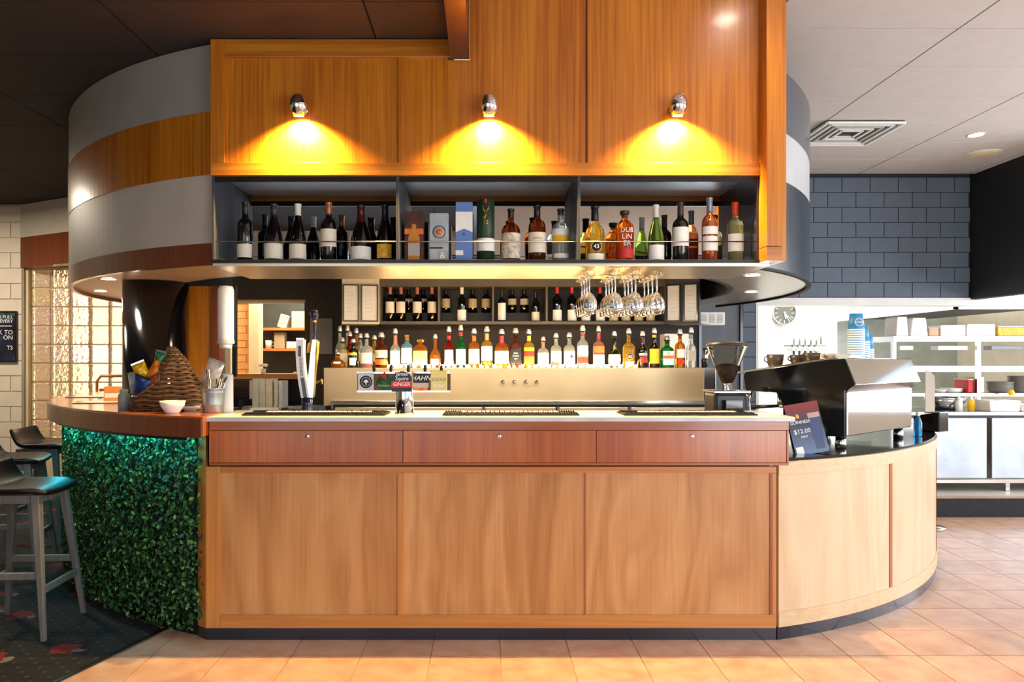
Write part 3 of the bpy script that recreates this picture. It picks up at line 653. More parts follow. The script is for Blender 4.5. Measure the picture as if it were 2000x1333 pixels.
# ------------------------------------------------------------------ curved right end
rc = thing('curved_bar_front', 'pale plywood curved bar front under the coffee machine', 'bar counter', (2.2, 4.2, 0))
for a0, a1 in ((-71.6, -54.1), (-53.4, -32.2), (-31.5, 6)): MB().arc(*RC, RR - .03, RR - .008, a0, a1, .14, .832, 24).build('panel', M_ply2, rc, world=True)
for a0 in (-53.75, -31.85): MB().arc(*RC, RR - .03, RR - .004, a0 - .3, a0 + .3, .14, .832, 1).build('edge_strip', M_strip, rc, world=True)
MB().arc(*RC, RR - .03, RR, -71.7, 6, .064, .14, 48).build('bottom_rail', M_paleoak, rc, world=True)
MB().arc(*RC, RR - .03, RR, -71.7, 6, .832, .897, 48).build('top_rail', M_paleoak, rc, world=True)
MB().arc(*RC, RR - .03, RR - .006, -71.8, 6, 0, .063, 48).build('kickboard', M_kick, rc, world=True)
MB().arc(*RC, RR - .2, RR - .04, -69, 6, .0, .88, 48).build('carcass', M_black, rc, world=True)
rw = MB().arc(*RC, 2.2, RR - .012, -70.5, 6, .898, .912, 48).build('curved_worktop', mat('polished black stone', '#0c0d10', .12, coat=.4), origin=(2.2, 4.3, .898))
tag(rw, 'polished black curved worktop carrying the coffee machine', 'worktop')
# ------------------------------------------------------------------ bottles
M_pour = mat('silver pourer', '#d8d2c8', .22, .55)
PROF = {
 'bord': [(0, 0), (.92, 0), (1, .015), (1, .60), (.97, .645), (.85, .685), (.6, .72), (.42, .745), (.37, .78), (.36, .95), (.40, .955), (.40, 1)],
 'burg': [(0, 0), (.92, 0), (1, .015), (1, .36), (.96, .43), (.84, .52), (.66, .62), (.48, .70), (.38, .76), (.35, .82), (.34, .95), (.38, .955), (.38, 1)],
 'spir': [(0, 0), (.92, 0), (1, .02), (1, .60), (.96, .66), (.82, .71), (.55, .745), (.40, .77), (.36, .80), (.35, .96), (.42, .965), (.42, 1)],
 'wide': [(0, 0), (.94, 0), (1, .02), (1, .56), (.95, .63), (.75, .69), (.5, .72), (.34, .75), (.30, .79), (.30, .95), (.36, .96), (.36, 1)],
 'squat': [(0, 0), (.94, 0), (1, .02), (1, .66), (.93, .73), (.6, .79), (.36, .83), (.33, .87), (.34, .92), (.5, .93), (.5, 1)],
 'tall': [(0, 0), (.93, 0), (1, .015), (1, .52), (.93, .58), (.7, .64), (.48, .69), (.38, .74), (.36, .96), (.42, .965), (.42, 1)],
 'orb': [(0, 0), (.7, 0), (.9, .08), (1, .25), (.93, .42), (.7, .55), (.42, .62), (.30, .68), (.28, .95), (.34, .96), (.34, 1)],
}
def prof_r(pr, f):
    for (r0, z0), (r1, z1) in zip(pr, pr[1:]):
        if z0 <= f <= z1 and z1 > z0: return r0 + (r1 - r0) * (f - z0) / (z1 - z0)
    return 1
def bottle(loc, w, h, kind, gm, cap, label, labels=(), capf=.8, texts=(), pour=False, group=None, sq=0, name='bottle', neck=None):
    """lathe bottle of width w and height h with foil or stopper, paper labels (z0, z1, material, half angle) and lettering"""
    t = thing(name, label, 'bottle', loc, group=group); R = w / 2; hg = h * (.86 if pour else 1)
    pr = PROF[kind]; seg = 20 if not sq else 28
    k = 1 if not sq else 1.0
    MB().lathe([(r * R * k, z * hg) for r, z in pr], seg=seg, sq=sq).build('glass', gm, t)
    n0 = capf if not pour else None
    def band(f0, f1, mm, nm, ha=pi, e=.0008, n=6):
        fs_ = sorted({f0, f1} | {z for r, z in pr if f0 < z < f1})
        pts = [(prof_r(pr, f) * R + e, f * hg) for f in fs_]
        if ha >= pi: return MB().lathe(pts, seg=seg, sq=sq, cap=False).build(nm, mm, t)
        else: return MB().lathe(pts, seg=10, a0=-pi / 2 - ha, a1=-pi / 2 + ha, sq=sq).build(nm, mm, t)
    if pour:
        rn = prof_r(pr, .98) * R
        MB().lathe([(rn * .9, hg * .97), (rn * 1.15, hg), (rn * 1.2, hg + h * .05), (rn * .95, hg + h * .10), (rn * .8, h), (0, h)], seg=14).build('pourer', M_pour if cap is None else cap, t)
        MB().lathe([(rn * 1.05, hg * .965), (rn * 1.22, hg * .975), (rn * 1.22, hg * 1.01), (rn * 1.0, hg * 1.015)], seg=14).build('stopper', M_black, t)
    else:
        band(capf, 1, cap, 'foil'); MB().lathe([(0, hg + .001), (prof_r(pr, .999) * R + .0006, hg + .001), (prof_r(pr, .999) * R + .0008, hg * .98)][::-1], seg=16, cap=False).build('foil_top', cap, t)
    if neck: band(neck[0], neck[1], neck[2], 'neck_label')
    lp = t
    for q in labels: lp = band(q[0], q[1], q[2], 'label', q[3] if len(q) > 3 else 1.25, .0012)
    for (s, f, size, mm, *sx) in texts:
        rr = prof_r(pr, f) * R * (1 if not sq else 1.0) + .0016
        text(s, size, mm, lp, (0, -rr, f * hg), bend=rr if not sq else 0, depth=.0004, sx=sx[0] if sx else 1)
    return t
_g = glass
def glass(n, c, *a): return _g(n, c, .03, 1.25, .82 if a == () else a[-1])
G_red = mat('dark wine glass', '#0a0707', .06, coat=.5, var=.1); G_green = glass('green glass', '#7f8f35'); G_dgreen = mat('dark green glass', '#12180a', .06, coat=.5)
G_rose = glass('rose wine', '#f08a55'); G_clear = glass('clear glass', '#eef0e8'); G_pale = glass('pale wine', '#e3dca0'); G_amber = glass('amber spirit', '#d8862a'); G_gold = glass('golden spirit', '#e6b84a')
G_brown = glass('dark amber spirit', '#8a3c10'); G_orange = glass('orange spirit', '#e0641c'); G_blue = glass('pale blue glass', '#9fd3df'); G_rred = glass('red spirit', '#a01c10'); G_em = glass('emerald glass', '#1f8a3c'); G_coffee = mat('coffee liqueur glass', '#140a08', .06, coat=.5)
F_black = mat('black foil', '#111114', .35); F_purple = mat('plum foil', '#2c2438', .35); F_white = mat('white foil', '#e6e2da', .4); F_copper = mat('copper foil', '#a8683a', .3, .4); F_dred = mat('dark red foil', '#4c0f14', .3, .2)
F_grey = mat('grey foil', '#8b939c', .35, .3); F_orange = mat('orange foil', '#f0501a', .35); F_brown = mat('brown foil', '#3a3026', .4); F_red = mat('red foil', '#c21c22', .35); F_pink = mat('pink foil', '#b06a55', .35)
L_yel = mat('yellow label', '#e8b030', .5, vs=40, var=.25); L_gyel = mat('bright yellow label', '#f4c21c', .5); L_red = mat('red label', '#c42420', .5); L_oran = mat('orange label', '#e06a28', .5, var=.3, vs=40); L_blk = mat('black label', '#15151a', .5); L_green = mat('green label', '#3f8a50', .5)
L_pict = mat('sketch printed label', '#cdbfae', .55, var=.45, vs=45); L_grey = mat('grey label', '#aaa49a', .55)
YS, ZS = 3.91, 1.921
def shelf(x, w, top, kind, gm, cap, label, labels=(), **k):
    return bottle((px(x, YS), YS, ZS), w * YS / F, pz(top, YS) - ZS, kind, gm, cap, label, labels, group='bottles on the canopy shelf', name='wine_bottle' if kind in ('bord', 'burg') else 'spirit_bottle', **k)
shelf(479, 30, 395, 'bord', G_red, F_black, 'dark wine bottle with low cream label, first on the left of the canopy shelf', [(.08, .30, M_label)])
shelf(535, 36, 399, 'burg', G_red, F_purple, 'sloping dark wine bottle with plum foil and cream label on canopy shelf', [(.06, .32, M_label, 1.35)])
shelf(582, 33, 399, 'burg', G_red, F_white, 'sloping dark wine bottle with white foil and cream label on canopy shelf', [(.06, .31, M_label, 1.35)])
shelf(642, 31, 396, 'bord', G_red, F_copper, 'dark wine bottle with copper foil and tall label set high', [(.26, .55, M_label, 1.4)])
shelf(705, 40, 402, 'burg', G_red, F_dred, 'wide dark bottle with wine red foil and low white label', [(.05, .27, M_wlabel, 1.4)], capf=.7)
shelf(752, 35, 401, 'burg', G_red, F_black, 'dark bottle with black foil and yellow label beside the shelf divider', [(.07, .31, L_yel, .9)], capf=.72)
shelf(998, 37, 409, 'wide', G_brown, F_black, 'dark rum bottle with sketch printed cream label on canopy shelf', [(.07, .54, L_pict, 1.45)], capf=.86)
shelf(1049, 34, 402, 'spir', G_brown, F_black, 'dark whisky bottle with plain cream label and black neck', [(.17, .52, M_label, 1.45)], capf=.78, texts=[('Canadian', .42, .017, M_gold, .8)])
t = shelf(1095, 33, 409, 'spir', G_clear, F_purple, 'clear gin bottle with yellow and white bands and purple cap', [(.50, .62, M_wlabel, 1.45), (.36, .5, L_gyel, 1.45), (.08, .16, M_wlabel, 1.0)], capf=.88)
t = shelf(1162, 38, 404, 'tall', G_gold, F_black, 'golden liqueur bottle with round 43 emblem on canopy shelf', [(.04, .15, M_label, .9)], capf=.74)
def emblem43(t, w, h, f43=.27):
    R = w / 2 + .001
    MB().lathe([(0, .0012), (.023 * w / .1, .0012), (.023 * w / .1, -.004)][::-1], seg=20).xf(Matrix.Translation((0, -R, h * f43)) @ Matrix.Rotation(pi / 2, 4, 'X')).build('emblem', L_blk, t); em_ = t.children[-1]
    MB().lathe([(.023 * w / .1, .0), (.025 * w / .1, .002), (.027 * w / .1, .0)], seg=20, cap=False).xf(Matrix.Translation((0, -R, h * f43)) @ Matrix.Rotation(pi / 2, 4, 'X')).build('emblem_ring', M_gold, t)
    text('43', .031 * w / .1, M_wink, em_, (0, -R - .0016, h * f43))
emblem43(t, 38 * YS / F, pz(404, YS) - ZS)
t = shelf(1220, 36, 413, 'squat', G_orange, F_brown, 'orange whiskey liqueur bottle with big white block lettering', [(.08, .26, L_red, 1.1)], capf=.9)
hh = pz(413, YS) - ZS; R_ = 36 * YS / F / 2 + .0015
for i, s in enumerate(('DUB', 'LIN', 'ER')): text(s, .036, M_wink, t, (.004, -R_, hh * (.61 - i * .125)), bend=R_)
shelf(1281, 31, 401, 'burg', G_green, F_white, 'green white-wine bottle with white foil and pale label', [(.05, .30, M_wlabel, 1.2)], capf=.78)
shelf(1329, 31, 396, 'bord', G_dgreen, F_brown, 'dark green wine bottle with brown foil and white mid label', [(.27, .58, M_wlabel, 1.3)], capf=.78)
shelf(1386, 30, 387, 'bord', G_rose, F_grey, 'rose wine bottle with silver grey foil and two-part white label', [(.18, .40, M_wlabel, 1.3), (.43, .55, M_wlabel, 1.3)], capf=.78, texts=[])
shelf(1436, 31, 396, 'bord', G_pale, F_orange, 'pale white-wine bottle with orange foil at the right end of canopy shelf', [(.18, .47, M_wlabel, 1.3)], capf=.78)
# whisky cartons and the tube
def carton(x0, x1, top, label, body, parts, nm='whisky_carton'):
    a, c = px(x0, YS - .03), px(x1, YS - .03); h = pz(top, YS - .03) - ZS; w = (c - a) / 2
    t = thing(nm, label, 'carton', ((a + c) / 2, YS - .03, ZS))
    MB().box(-w, w, 0, 2 * w, 0, h).build('box', body, t, bevel=.0015)
    MB().box(-w + .002, w - .002, .002, 2 * w - .002, h, h + .0015).build('lid', body, t)
    for (n, u0, u1, v0, v1, mm) in parts: MB().box(-w + u0 * 2 * w, -w + u1 * 2 * w, -.0012, 0, v0 * h, v1 * h).build(n, mm, t)
    return t, w, h
t, w, h = carton(790, 827, 413, 'brown carton printed with an amber whisky bottle', mat('brown carton', '#4a2412', .5, var=.5, vs=18), [('orange_flash', .0, 1, .55, .66, L_oran)])
MB().prism([(-.03, .005), (.03, .005), (.03, .13), (.012, .17), (.01, .2), (-.01, .2), (-.012, .17), (-.03, .13)], -.0024, -.0012, 'Y').build('bottle_print', mat('amber print', '#c07a28', .5, var=.2), t)
MB().box(-.03, .03, -.0032, -.0024, .035, .10).build('label_print', L_grey, t)
t, w, h = carton(839, 876, 417, 'silver grey carton with round crest beside brown carton', mat('silver carton', '#aab0b4', .35, .3, var=.15, vs=14), [('lower_patch', .45, 1, .05, .24, L_grey), ('band', 0, .7, .28, .31, L_blk)])
for r0, r1, mm in ((.03, .034, L_blk), (0, .016, L_oran), (.018, .028, L_grey)): MB().lathe([(r0, .001), (r1, .001), (r1, 0)][::-1], seg=24, cap=False).xf(Matrix.Translation((0, -.0006, h * .62)) @ Matrix.Rotation(pi / 2, 4, 'X')).build('crest', mm, t)
text('&', .05, M_wink, t, (.018, -.002, h * .14))
t, w, h = carton(890, 923, 395, 'tall blue and white carton with arched band', mat('blue carton', '#5f80bd', .5, var=.06), [('white_panel', 0, 1, .50, .84, M_wlabel), ('price_tag', .0, .45, .12, .2, M_wlabel)])
MB().prism([(-w, .5 * h), (w, .5 * h), (w * .5, .53 * h), (0, .56 * h), (-w * .5, .53 * h)], -.002, -.0012, 'Y').build('arch', MATS['blue carton'], t)
text('6', .02, M_ink, t, (0, -.003, .47 * h))
a = px(948.5, YS); w = 17.5 * YS / F; h = pz(392, YS) - ZS
t = thing('whisky_tube', 'dark green cylindrical whisky tube with gold stag mark and 12', 'carton', (a, YS, ZS))
MB().lathe([(0, 0), (w, 0), (w, h * .99), (w - .003, h), (0, h)], seg=32).build('tube', mat('bottle green card', '#1b3a24', .4), t)
MB().lathe([(w + .0006, h * .18), (w + .0006, h * .38)], seg=32, cap=False).build('white_band', M_wlabel, t)
MB().lathe([(w + .0006, h * .93), (w + .0006, h)], seg=4, a0=-pi / 2 - .12, a1=-pi / 2 + .12).build('red_tab', L_red, t)
text('12', .03, M_gold, t, (0, -w - .001, h * .63), bend=w + .001)
an = MB()
for s in (-1, 1): an.tube([(s * .002, 0, .0), (s * .01, 0, .015), (s * .016, 0, .03), (s * .012, 0, .04)], .0022, 6).tube([(s * .01, 0, .015), (s * .018, 0, .02)], .0018, 6)
an.tube([(0, 0, 0), (-.003, 0, -.02), (-.010, 0, -.034)], .005, 6).build('stag_mark', M_gold, t, loc=(0, -w - .001, h * .78))

# ------------------------------------------------------------------ stainless back bar with spirits
YB = 5.60; ZB = pz(719, YB); xb0, xb1 = px(632, YB), px(1398, YB)
bb = thing('back_bar', 'long stainless steel back bar cabinet', 'back bar', ((xb0 + xb1) / 2, YB, 0))
q = lambda a, b, c, d, e, f, n, m, bev=.002: bx(a, b, c, d, e, f, n, m, bb, bev)
q(xb0, xb1, YB, 6.6, 1.06, ZB, 'upper_face', mat('brushed steel face', '#bda988', .36, .72, var=.08, vs=3), .004)
q(xb1 - .09, xb1 + .0, YB - .003, YB, .95, ZB, 'end_trim', M_steel2)
q(xb0, xb1, YB + .1, 6.6, 0, 1.0, 'lower_cabinet', M_dkgrey)
fz0, fz1 = .86, pz(783, YB)
for (a, c, z0, z1) in ((px(648, YB), px(1382, YB), fz1 - .02, fz1), (px(648, YB), px(652, YB), fz0, fz1 - .02), (px(1378, YB), px(1382, YB), fz0, fz1 - .02)): q(a, c, YB - .03, YB + .0, z0, z1, 'fridge_frame', M_steel2)
q(px(652, YB), px(1378, YB), YB - .004, YB + .02, fz1 - .045, fz1 - .03, 'shadow_gap', M_black)
for a, c in ((655, 790), (795, 942), (948, 1085), (1092, 1226), (1232, 1376)): q(px(a, YB), px(c, YB), YB - .015, YB + .02, .87, fz1 - .05, 'fridge_door', mat('fridge door steel', '#c9b68f', .3, .8, var=.05))
for x in (945, 1089, 1229): q(px(x, YB) - .008, px(x, YB) + .008, YB - .04, YB - .015, .9, fz1 - .045, 'door_handle', M_dkgrey)
for x in (982, 1004, 1027, 1048):
    MB().lathe([(.012, 0), (.014, .01), (.008, .016), (.008, .03), (.012, .034), (.012, .046), (0, .05)], seg=14).xf(Matrix.Translation(Vector((px(x, YB), YB, pz(746, YB))) - bb.location) @ Matrix.Rotation(pi / 2, 4, 'X')).build('tap_knob', M_steel2, bb)
YK = 5.72
def spirit(x, w, top, kind, gm, label, labels=(), Y=YK, pour=True, cap=None, **k):
    return bottle((px(x, Y), Y, ZB), w * Y / F, pz(top, Y) - ZB, kind, gm, cap, label, labels, pour=pour, group='spirits on the back bar', name='spirit_bottle', **k)
WL = M_wlabel; CL = M_label
spirit(772, 20, 642, 'tall', G_clear, 'clear spirit bottle with salmon neck and white label on the back bar', [(.1, .5, WL)], neck=(.66, .95, F_pink))
spirit(795, 22, 655, 'spir', G_blue, 'pale blue gin bottle with gold cap on the back bar', [(.15, .6, WL, .8)], pour=False, cap=M_gold, capf=.86, sq=5)
spirit(821, 27, 664, 'squat', G_amber, 'squat almond liqueur bottle with wide gold cap', [(.1, .6, mat('peach label', '#e4b478', .5))], pour=False, cap=M_gold, capf=.9, sq=5)
spirit(850, 22, 653, 'orb', G_amber, 'waisted amber bottle with narrow cream label, right of the gold capped squat one', [(.1, .3, CL, .8)])
spirit(877, 19, 638, 'tall', G_rred, 'dark red spirit bottle with white label on the back bar', [(.05, .5, WL, 1.0)], neck=(.80, .9, F_red))
spirit(900, 19, 635, 'tall', G_em, 'green whiskey bottle with cream label on the back bar', [(.08, .5, CL, 1.3)], neck=(.86, .95, F_red))
spirit(926, 21, 642, 'spir', G_amber, 'amber whisky bottle with orange neck label, left of the tall gold bottle', [(.12, .55, CL, 1.3)], neck=(.78, .94, L_oran))
spirit(951, 22, 638, 'spir', G_gold, 'tall golden whisky bottle with white label and gold base', [(.2, .6, WL, 1.3)], neck=(.78, .96, mat('amber foil', '#d49a4a', .4)))
spirit(980, 27, 643, 'wide', G_amber, 'bourbon bottle with dripping red wax neck and cream label', [(.12, .5, CL, 1.3)], neck=(.70, .95, F_red), sq=4)
t = spirit(1007, 23, 641, 'spir', G_brown, 'square whiskey bottle with black label on the back bar', [(.12, .55, L_blk, .78)], sq=5)
hh = (pz(641, YK) - ZB) * .86; yy = -23 * YK / F / 2 - .0018
text('JACK', .014, M_wink, t, (0, yy, hh * .42)); text("DANIEL'S", .012, M_wink, t, (0, yy, hh * .34)); text('No.7', .012, M_wink, t, (0, yy, hh * .26))
spirit(1033, 20, 643, 'spir', G_gold, 'square gold bottle with red and gold diagonal label', [(.5, .6, L_gyel, 1.0), (.36, .48, L_red, 1.2), (.12, .34, L_oran, 1.2)], neck=(.8, .95, L_yel), sq=5)
spirit(1061, 22, 658, 'wide', G_clear, 'short clear bottle with coral neck and cream label', [(.1, .55, CL, 1.3)], neck=(.74, .92, F_pink))
spirit(1086, 21, 651, 'spir', G_clear, 'clear bottle with small red seal on its pale label', [(.2, .55, WL, 1.2), (.06, .16, L_red, .5)])
t = spirit(1112, 22, 650, 'spir', G_clear, 'clear rum bottle with navy round logo on white label', [(.1, .55, WL, 1.3)])
MB().lathe([(0, .001), (.012, .001), (.012, -.003)][::-1], seg=16).xf(Matrix.Translation((.012, -22 * YK / F / 2 - .001, .085)) @ Matrix.Rotation(pi / 2, 4, 'X')).build('round_logo', mat('navy print', '#24305a', .5), t)
spirit(1138, 22, 636, 'spir', G_clear, 'tall clear vodka bottle with red lower badge', [(.34, .6, WL, 1.2), (.12, .28, L_red, 1.1)], neck=(.86, .92, F_red))
spirit(1169, 21, 637, 'wide', glass('pink spirit', '#f0a890'), 'tall square pink gin bottle with orange figure print', [(.42, .6, L_oran, .9), (.08, .36, WL, 1.1)], neck=(.8, .92, F_red), sq=5)
spirit(1200, 24, 647, 'orb', G_dgreen, 'brown monk-shaped liqueur bottle with cream skirt label', [(.06, .42, CL, 1.5), (.58, .68, M_gold, .6)])
t = spirit(1228, 24, 642, 'wide', G_gold, 'golden liqueur bottle with round 43 emblem on the back bar', [(.05, .18, WL, .7)]); emblem43(t, 24 * YK / F, .22, .38)
spirit(1255, 20, 647, 'tall', G_coffee, 'dark liqueur bottle with red neck, left of the yellow label bottle', [(.16, .34, L_red, .7), (.38, .46, L_grey, .9)], neck=(.78, .95, F_dred))
spirit(1278, 20, 641, 'tall', G_coffee, 'dark coffee liqueur bottle with large yellow oval label', [(.12, .55, L_gyel, 1.3)], neck=(.88, .96, L_yel))
t = spirit(1303, 23, 656, 'spir', G_em, 'square green herbal liqueur bottle with white and orange label', [(.1, .33, WL, .75), (.33, .44, L_oran, .75), (.44, .6, WL, .75)], sq=6, pour=True, cap=mat('grey pourer', '#8b8f92', .3, .6))
MB().lathe([(.007, .001), (.011, .001), (.011, -.002)][::-1], seg=16, cap=False).xf(Matrix.Translation((0, -23 * YK / F / 2 - .002, .108)) @ Matrix.Rotation(pi / 2, 4, 'X')).build('round_logo', L_green, t)
spirit(1328, 20, 643, 'spir', G_amber, 'half full amber bottle, second from the right end of back bar', [(.3, .55, WL, .8), (.12, .24, L_red, .7)])
spirit(1350, 19, 640, 'tall', G_clear, 'clear vodka bottle at the right end of back bar', [(.2, .5, L_grey, .8)])
# crowded bottles at the left end
for (x, w, top, kind, gm, Y, lb, labs) in (
    (745, 25, 650, 'spir', G_brown, 5.72, 'dark spiced rum bottle with orange base at the left end group', [(.1, .28, L_oran, 1.2), (.32, .58, L_pict, 1.3)]),
    (716, 25, 651, 'wide', G_clear, 5.72, 'clear bottle with red foot band in the left end group', [(.05, .1, L_red, 1.2), (.14, .5, CL, 1.1)]),
    (690, 21, 662, 'spir', G_dgreen, 5.70, 'dark bottle with round white badge in the left end group', [(.10, .4, WL, .6), (.5, .6, L_yel, .9)]),
    (660, 26, 688, 'orb', G_amber, 5.72, 'small round brandy bottle at the very left of the back bar', [(.3, .45, WL, .6)]),
    (669, 20, 660, 'spir', G_pale, 5.86, 'pale gold bottle behind the small round brandy', [(.2, .55, CL, 1.2)]),
    (704, 20, 652, 'spir', G_clear, 5.86, 'clear bottle behind the badge bottle at the left end', [(.2, .55, WL, 1.2)]),
    (683, 19, 648, 'tall', G_rred, 5.98, 'red bottle standing behind others at the left end', [(.2, .5, L_red, 1.2)]),
    (731, 20, 655, 'spir', G_gold, 5.86, 'golden bottle behind the spiced rum at the left end', [(.2, .5, CL, 1.2)]),
    (664, 17, 637, 'tall', G_clear, 6.12, 'tall clear bottle at the back left corner, leftmost of the rear three', [(.2, .5, WL, 1.2)]),
    (679, 17, 636, 'tall', G_clear, 6.14, 'tall clear bottle at the back left corner, middle of the rear three', [(.2, .5, CL, 1.2)]),
    (696, 17, 641, 'tall', G_amber, 6.12, 'tall amber bottle at the back left corner, right of the rear three', [(.2, .5, CL, 1.2)])):
    spirit(x, w, top, kind, gm, lb, labs, Y=Y)
# string of small warm lights lying among the bottles
ls = thing('string_lights', 'string of warm white lights lying along the back bar between the bottles', 'string lights', (px(980, 5.64), 5.64, ZB))
pts = []; x = 758
bulbs = []
while x < 1246:
    bulbs.append((px(x, 5.64) + random.uniform(-.01, .01), 5.635 + random.uniform(-.012, .012), ZB + .008)); x += 13
MB().tube([(bx_, by_, ZB + .003) for bx_, by_, bz_ in bulbs], .0022, 5).build('wire', F_brown, ls, world=True)
mb_ = None; M_bulb = mat('warm bulb glow', '#fff0d0', .4, emit='#ffdca0', es=150)
for p in bulbs:
    if mb_ is None:
        o = MB().lathe([(0, -.009), (.007, -.006), (.011, 0), (.007, .008), (0, .011)], seg=8).build('bulb', M_bulb, ls); mb_ = o.data
    else: o = share('bulb', mb_, (0, 0, 0), ls)
    o.location = Vector(p) - ls.location
# light strip behind the bottles
lt_ = thing('light_strip', 'warm light strip at the foot of the bottles on the back bar', 'light strip', (.3, 5.85, ZB))
MB().box(px(755, 5.85), px(1250, 5.85), 5.84, 5.86, ZB + .001, ZB + .02).build('diffuser', mat('warm strip glow', '#ffe8c0', .4, emit='#ffc878', es=90), lt_, world=True)
MB().box(px(755, 5.85), px(1250, 5.85), 5.86, 5.866, ZB + .0, ZB + .014).build('channel', M_steel, lt_, world=True)

glass = _g
# ------------------------------------------------------------------ wine shelf on the bar wall
YF = 6.66; ws = thing('wine_shelf', 'dark open wine shelf with four bays above the spirits', 'shelf', (px(1020, YF), 6.85, pz(634, YF)))
xs0, xs1 = px(740, YF), px(1302, YF); M_shelf = mat('dark shelf board', '#5a5145', .5); M_shelfd = mat('near black shelf board', '#0b0b0d', .5)
Wq = lambda a, b, c, d, e, f, n, m: bx(a, b, c, d, e, f, n, m, ws)
zb0, zb1, zt0, zt1 = pz(634, YF), pz(628, YF), pz(560, YF), pz(543, YF)
Wq(xs0, xs1, YF, 7.018, zb0, zb1, 'bottom_board', M_shelf); Wq(xs0, xs1, YF, 7.018, zt0, zt1, 'top_board', M_shelf); Wq(xs0, xs1, 7.0, 7.018, zb1, zt0, 'back', M_shelfd)
for x in (742, 857, 963, 1068, 1300): Wq(px(x, YF) - .009, px(x, YF) + .009, YF + .004, 7.0, zb1, zt0, 'divider', M_shelf)
Wq(xs0 + .02, xs1 - .02, 6.88, 7.0, zb1, zb1 + .09, 'riser', M_shelfd)
def wine(x, top, lab, label, foil, Y=6.76, w=18, zb=None, lm=M_label, ha=1.2):
    z = zb1 if zb is None else zb; h = pz(top, Y) - z
    f = lambda y: (pz(y, Y) - z) / h
    return bottle((px(x, Y), Y, z), w * Y / F, h, 'bord', G_red, foil, label, [(max(.03, f(lab[1])), min(.6, f(lab[0])), lm, ha)], group='bottles on the wall wine shelf', name='wine_bottle')
od = ('first', 'second', 'third', 'fourth', 'fifth', 'sixth', 'seventh')
for k, x in enumerate((762, 783, 815, 844)): wine(x, 562, (590, 612), 'dark wine with pink foil, %s in the first bay of wall shelf' % od[k], F_pink)
for k, x in enumerate((774, 798, 826)): wine(x, 566, (572, 590), 'shadowed wine standing on the riser of the first bay, %s from the left' % od[k], F_black, 6.93, 17, zb1 + .09, M_ltgrey)
wine(902, 562, (606, 627), 'wine with white foil and low white label alone in the front of the second bay', F_white, lm=M_wlabel)
for k, x in enumerate((871, 923, 949)): wine(x, 566, (583, 602), 'wine with parchment label on the riser of the second bay, %s from the left' % od[k], F_black, 6.93, 17, zb1 + .09, mat('parchment label', '#c9b98f', .6))
wine(980, 568, (592, 626), 'slim dark wine with tall white side label in the third bay', F_black, w=16, lm=M_wlabel)
wine(1046, 571, (610, 627), 'small dark wine with low cream label in the third bay', F_black, w=16)
for k, x in enumerate((1000, 1024)): wine(x, 566, (571, 596), 'wine with pale label on the riser of the third bay, %s' % ('left of two', 'right of two')[k], F_black, 6.93, 17, zb1 + .09, mat('dull label', '#c2bba8', .6))
for k, x in enumerate((1088, 1117, 1144, 1172)): wine(x, 560, (606, 627), 'dark wine with red foil and white label, %s in the fourth bay' % od[k], F_red, lm=M_wlabel)
for k, x in enumerate((1198, 1222, 1247, 1270)): wine(x, 572, (611, 627), 'wine with gold label behind the hanging glasses, %s from the left' % od[k], F_black, lm=mat('gold paper label', '#cbb67a', .5))
# angled wing panels with framed certificates
def wing(x0, x1, Y0, Y1, label, m, frames, m_under, zt=zt1 + .02, fl=''):
    a, c = px(x0, Y0), px(x1, Y1)
    t = thing('wing_panel', label, 'panel', ((a + c) / 2, (Y0 + Y1) / 2, zb0)); ang = atan2(Y1 - Y0, c - a); Lh = math.hypot(c - a, Y1 - Y0) / 2
    t.rotation_euler = (0, 0, ang)
    MB().box(-Lh, Lh, 0, .04, 0, zt - zb0).build('panel', m, t)
    MB().box(-Lh, Lh, .04, .30, 0, .02).build('underside', m_under, t)
    for k, (u0, u1, lb) in enumerate(frames):
        f = thing('picture_frame', lb, 'picture frame', t.matrix_basis @ Vector((0, 0, 0)), ang, 'framed certificates beside the wine shelf')
        M_ = t.matrix_basis
        Rt = Matrix.Rotation(ang, 3, 'Z')
        x0_, x1_ = -Lh + u0 * 2 * Lh, -Lh + u1 * 2 * Lh
        f.location = Vector(t.location) + Rt @ Vector(((x0_ + x1_) / 2, -.001, .02)); w = (x1_ - x0_) / 2; h = .33
        for b4 in ((-w, w, 0, .012), (-w, w, h - .012, h), (-w, -w + .012, .012, h - .012), (w - .012, w, .012, h - .012)): MB().box(b4[0], b4[1], -.018, 0, b4[2], b4[3]).build('frame_bar', M_kick if fl else F_brown, f)
        MB().box(-w + .012, w - .012, -.006, -.001, .012, h - .012).build('sheet', mat('certificate paper cool', '#dfe4ea', .5) if fl else M_paper, f)
        for r_ in range(6): MB().box(-w * .55, w * random.uniform(.1, .55), -.0066, -.006, h - .07 - r_ * .035, h - .066 - r_ * .035).build('print_line', M_ltgrey, f)
wing(668, 741, 6.55, 6.62, 'cream panel left of the wine shelf', M_cream, ((.02, .46, 'framed cream sheet on the cream panel, left of two'), (.50, .97, 'framed cream sheet on the cream panel, right of two')), M_cream)
wing(1301, 1366, 6.62, 6.45, 'slate panel right of the wine shelf', M_dkgrey, ((.02, .46, 'dark framed white sheet on the slate panel, left of two'), (.54, .97, 'dark framed white sheet on the slate panel, right of two')), M_ltgrey, fl='b')
tag(bx(px(1298, 6.4), px(1346, 6.4), 6.4, 6.58, ZB, pz(652, 6.4), 'white_box', M_wplastic, bevel=.01), 'plain white box standing under the slate panel', 'box')
tp = thing('intercom_panel', 'white three-section intercom panel on the passage wall', 'intercom', (px(1396, 8.1), 8.23, pz(636, 8.2)))
w = 26 * 8.2 / F; MB().box(-w, w, -.03, 0, 0, .15).build('housing', M_wplastic, tp, bevel=.012)
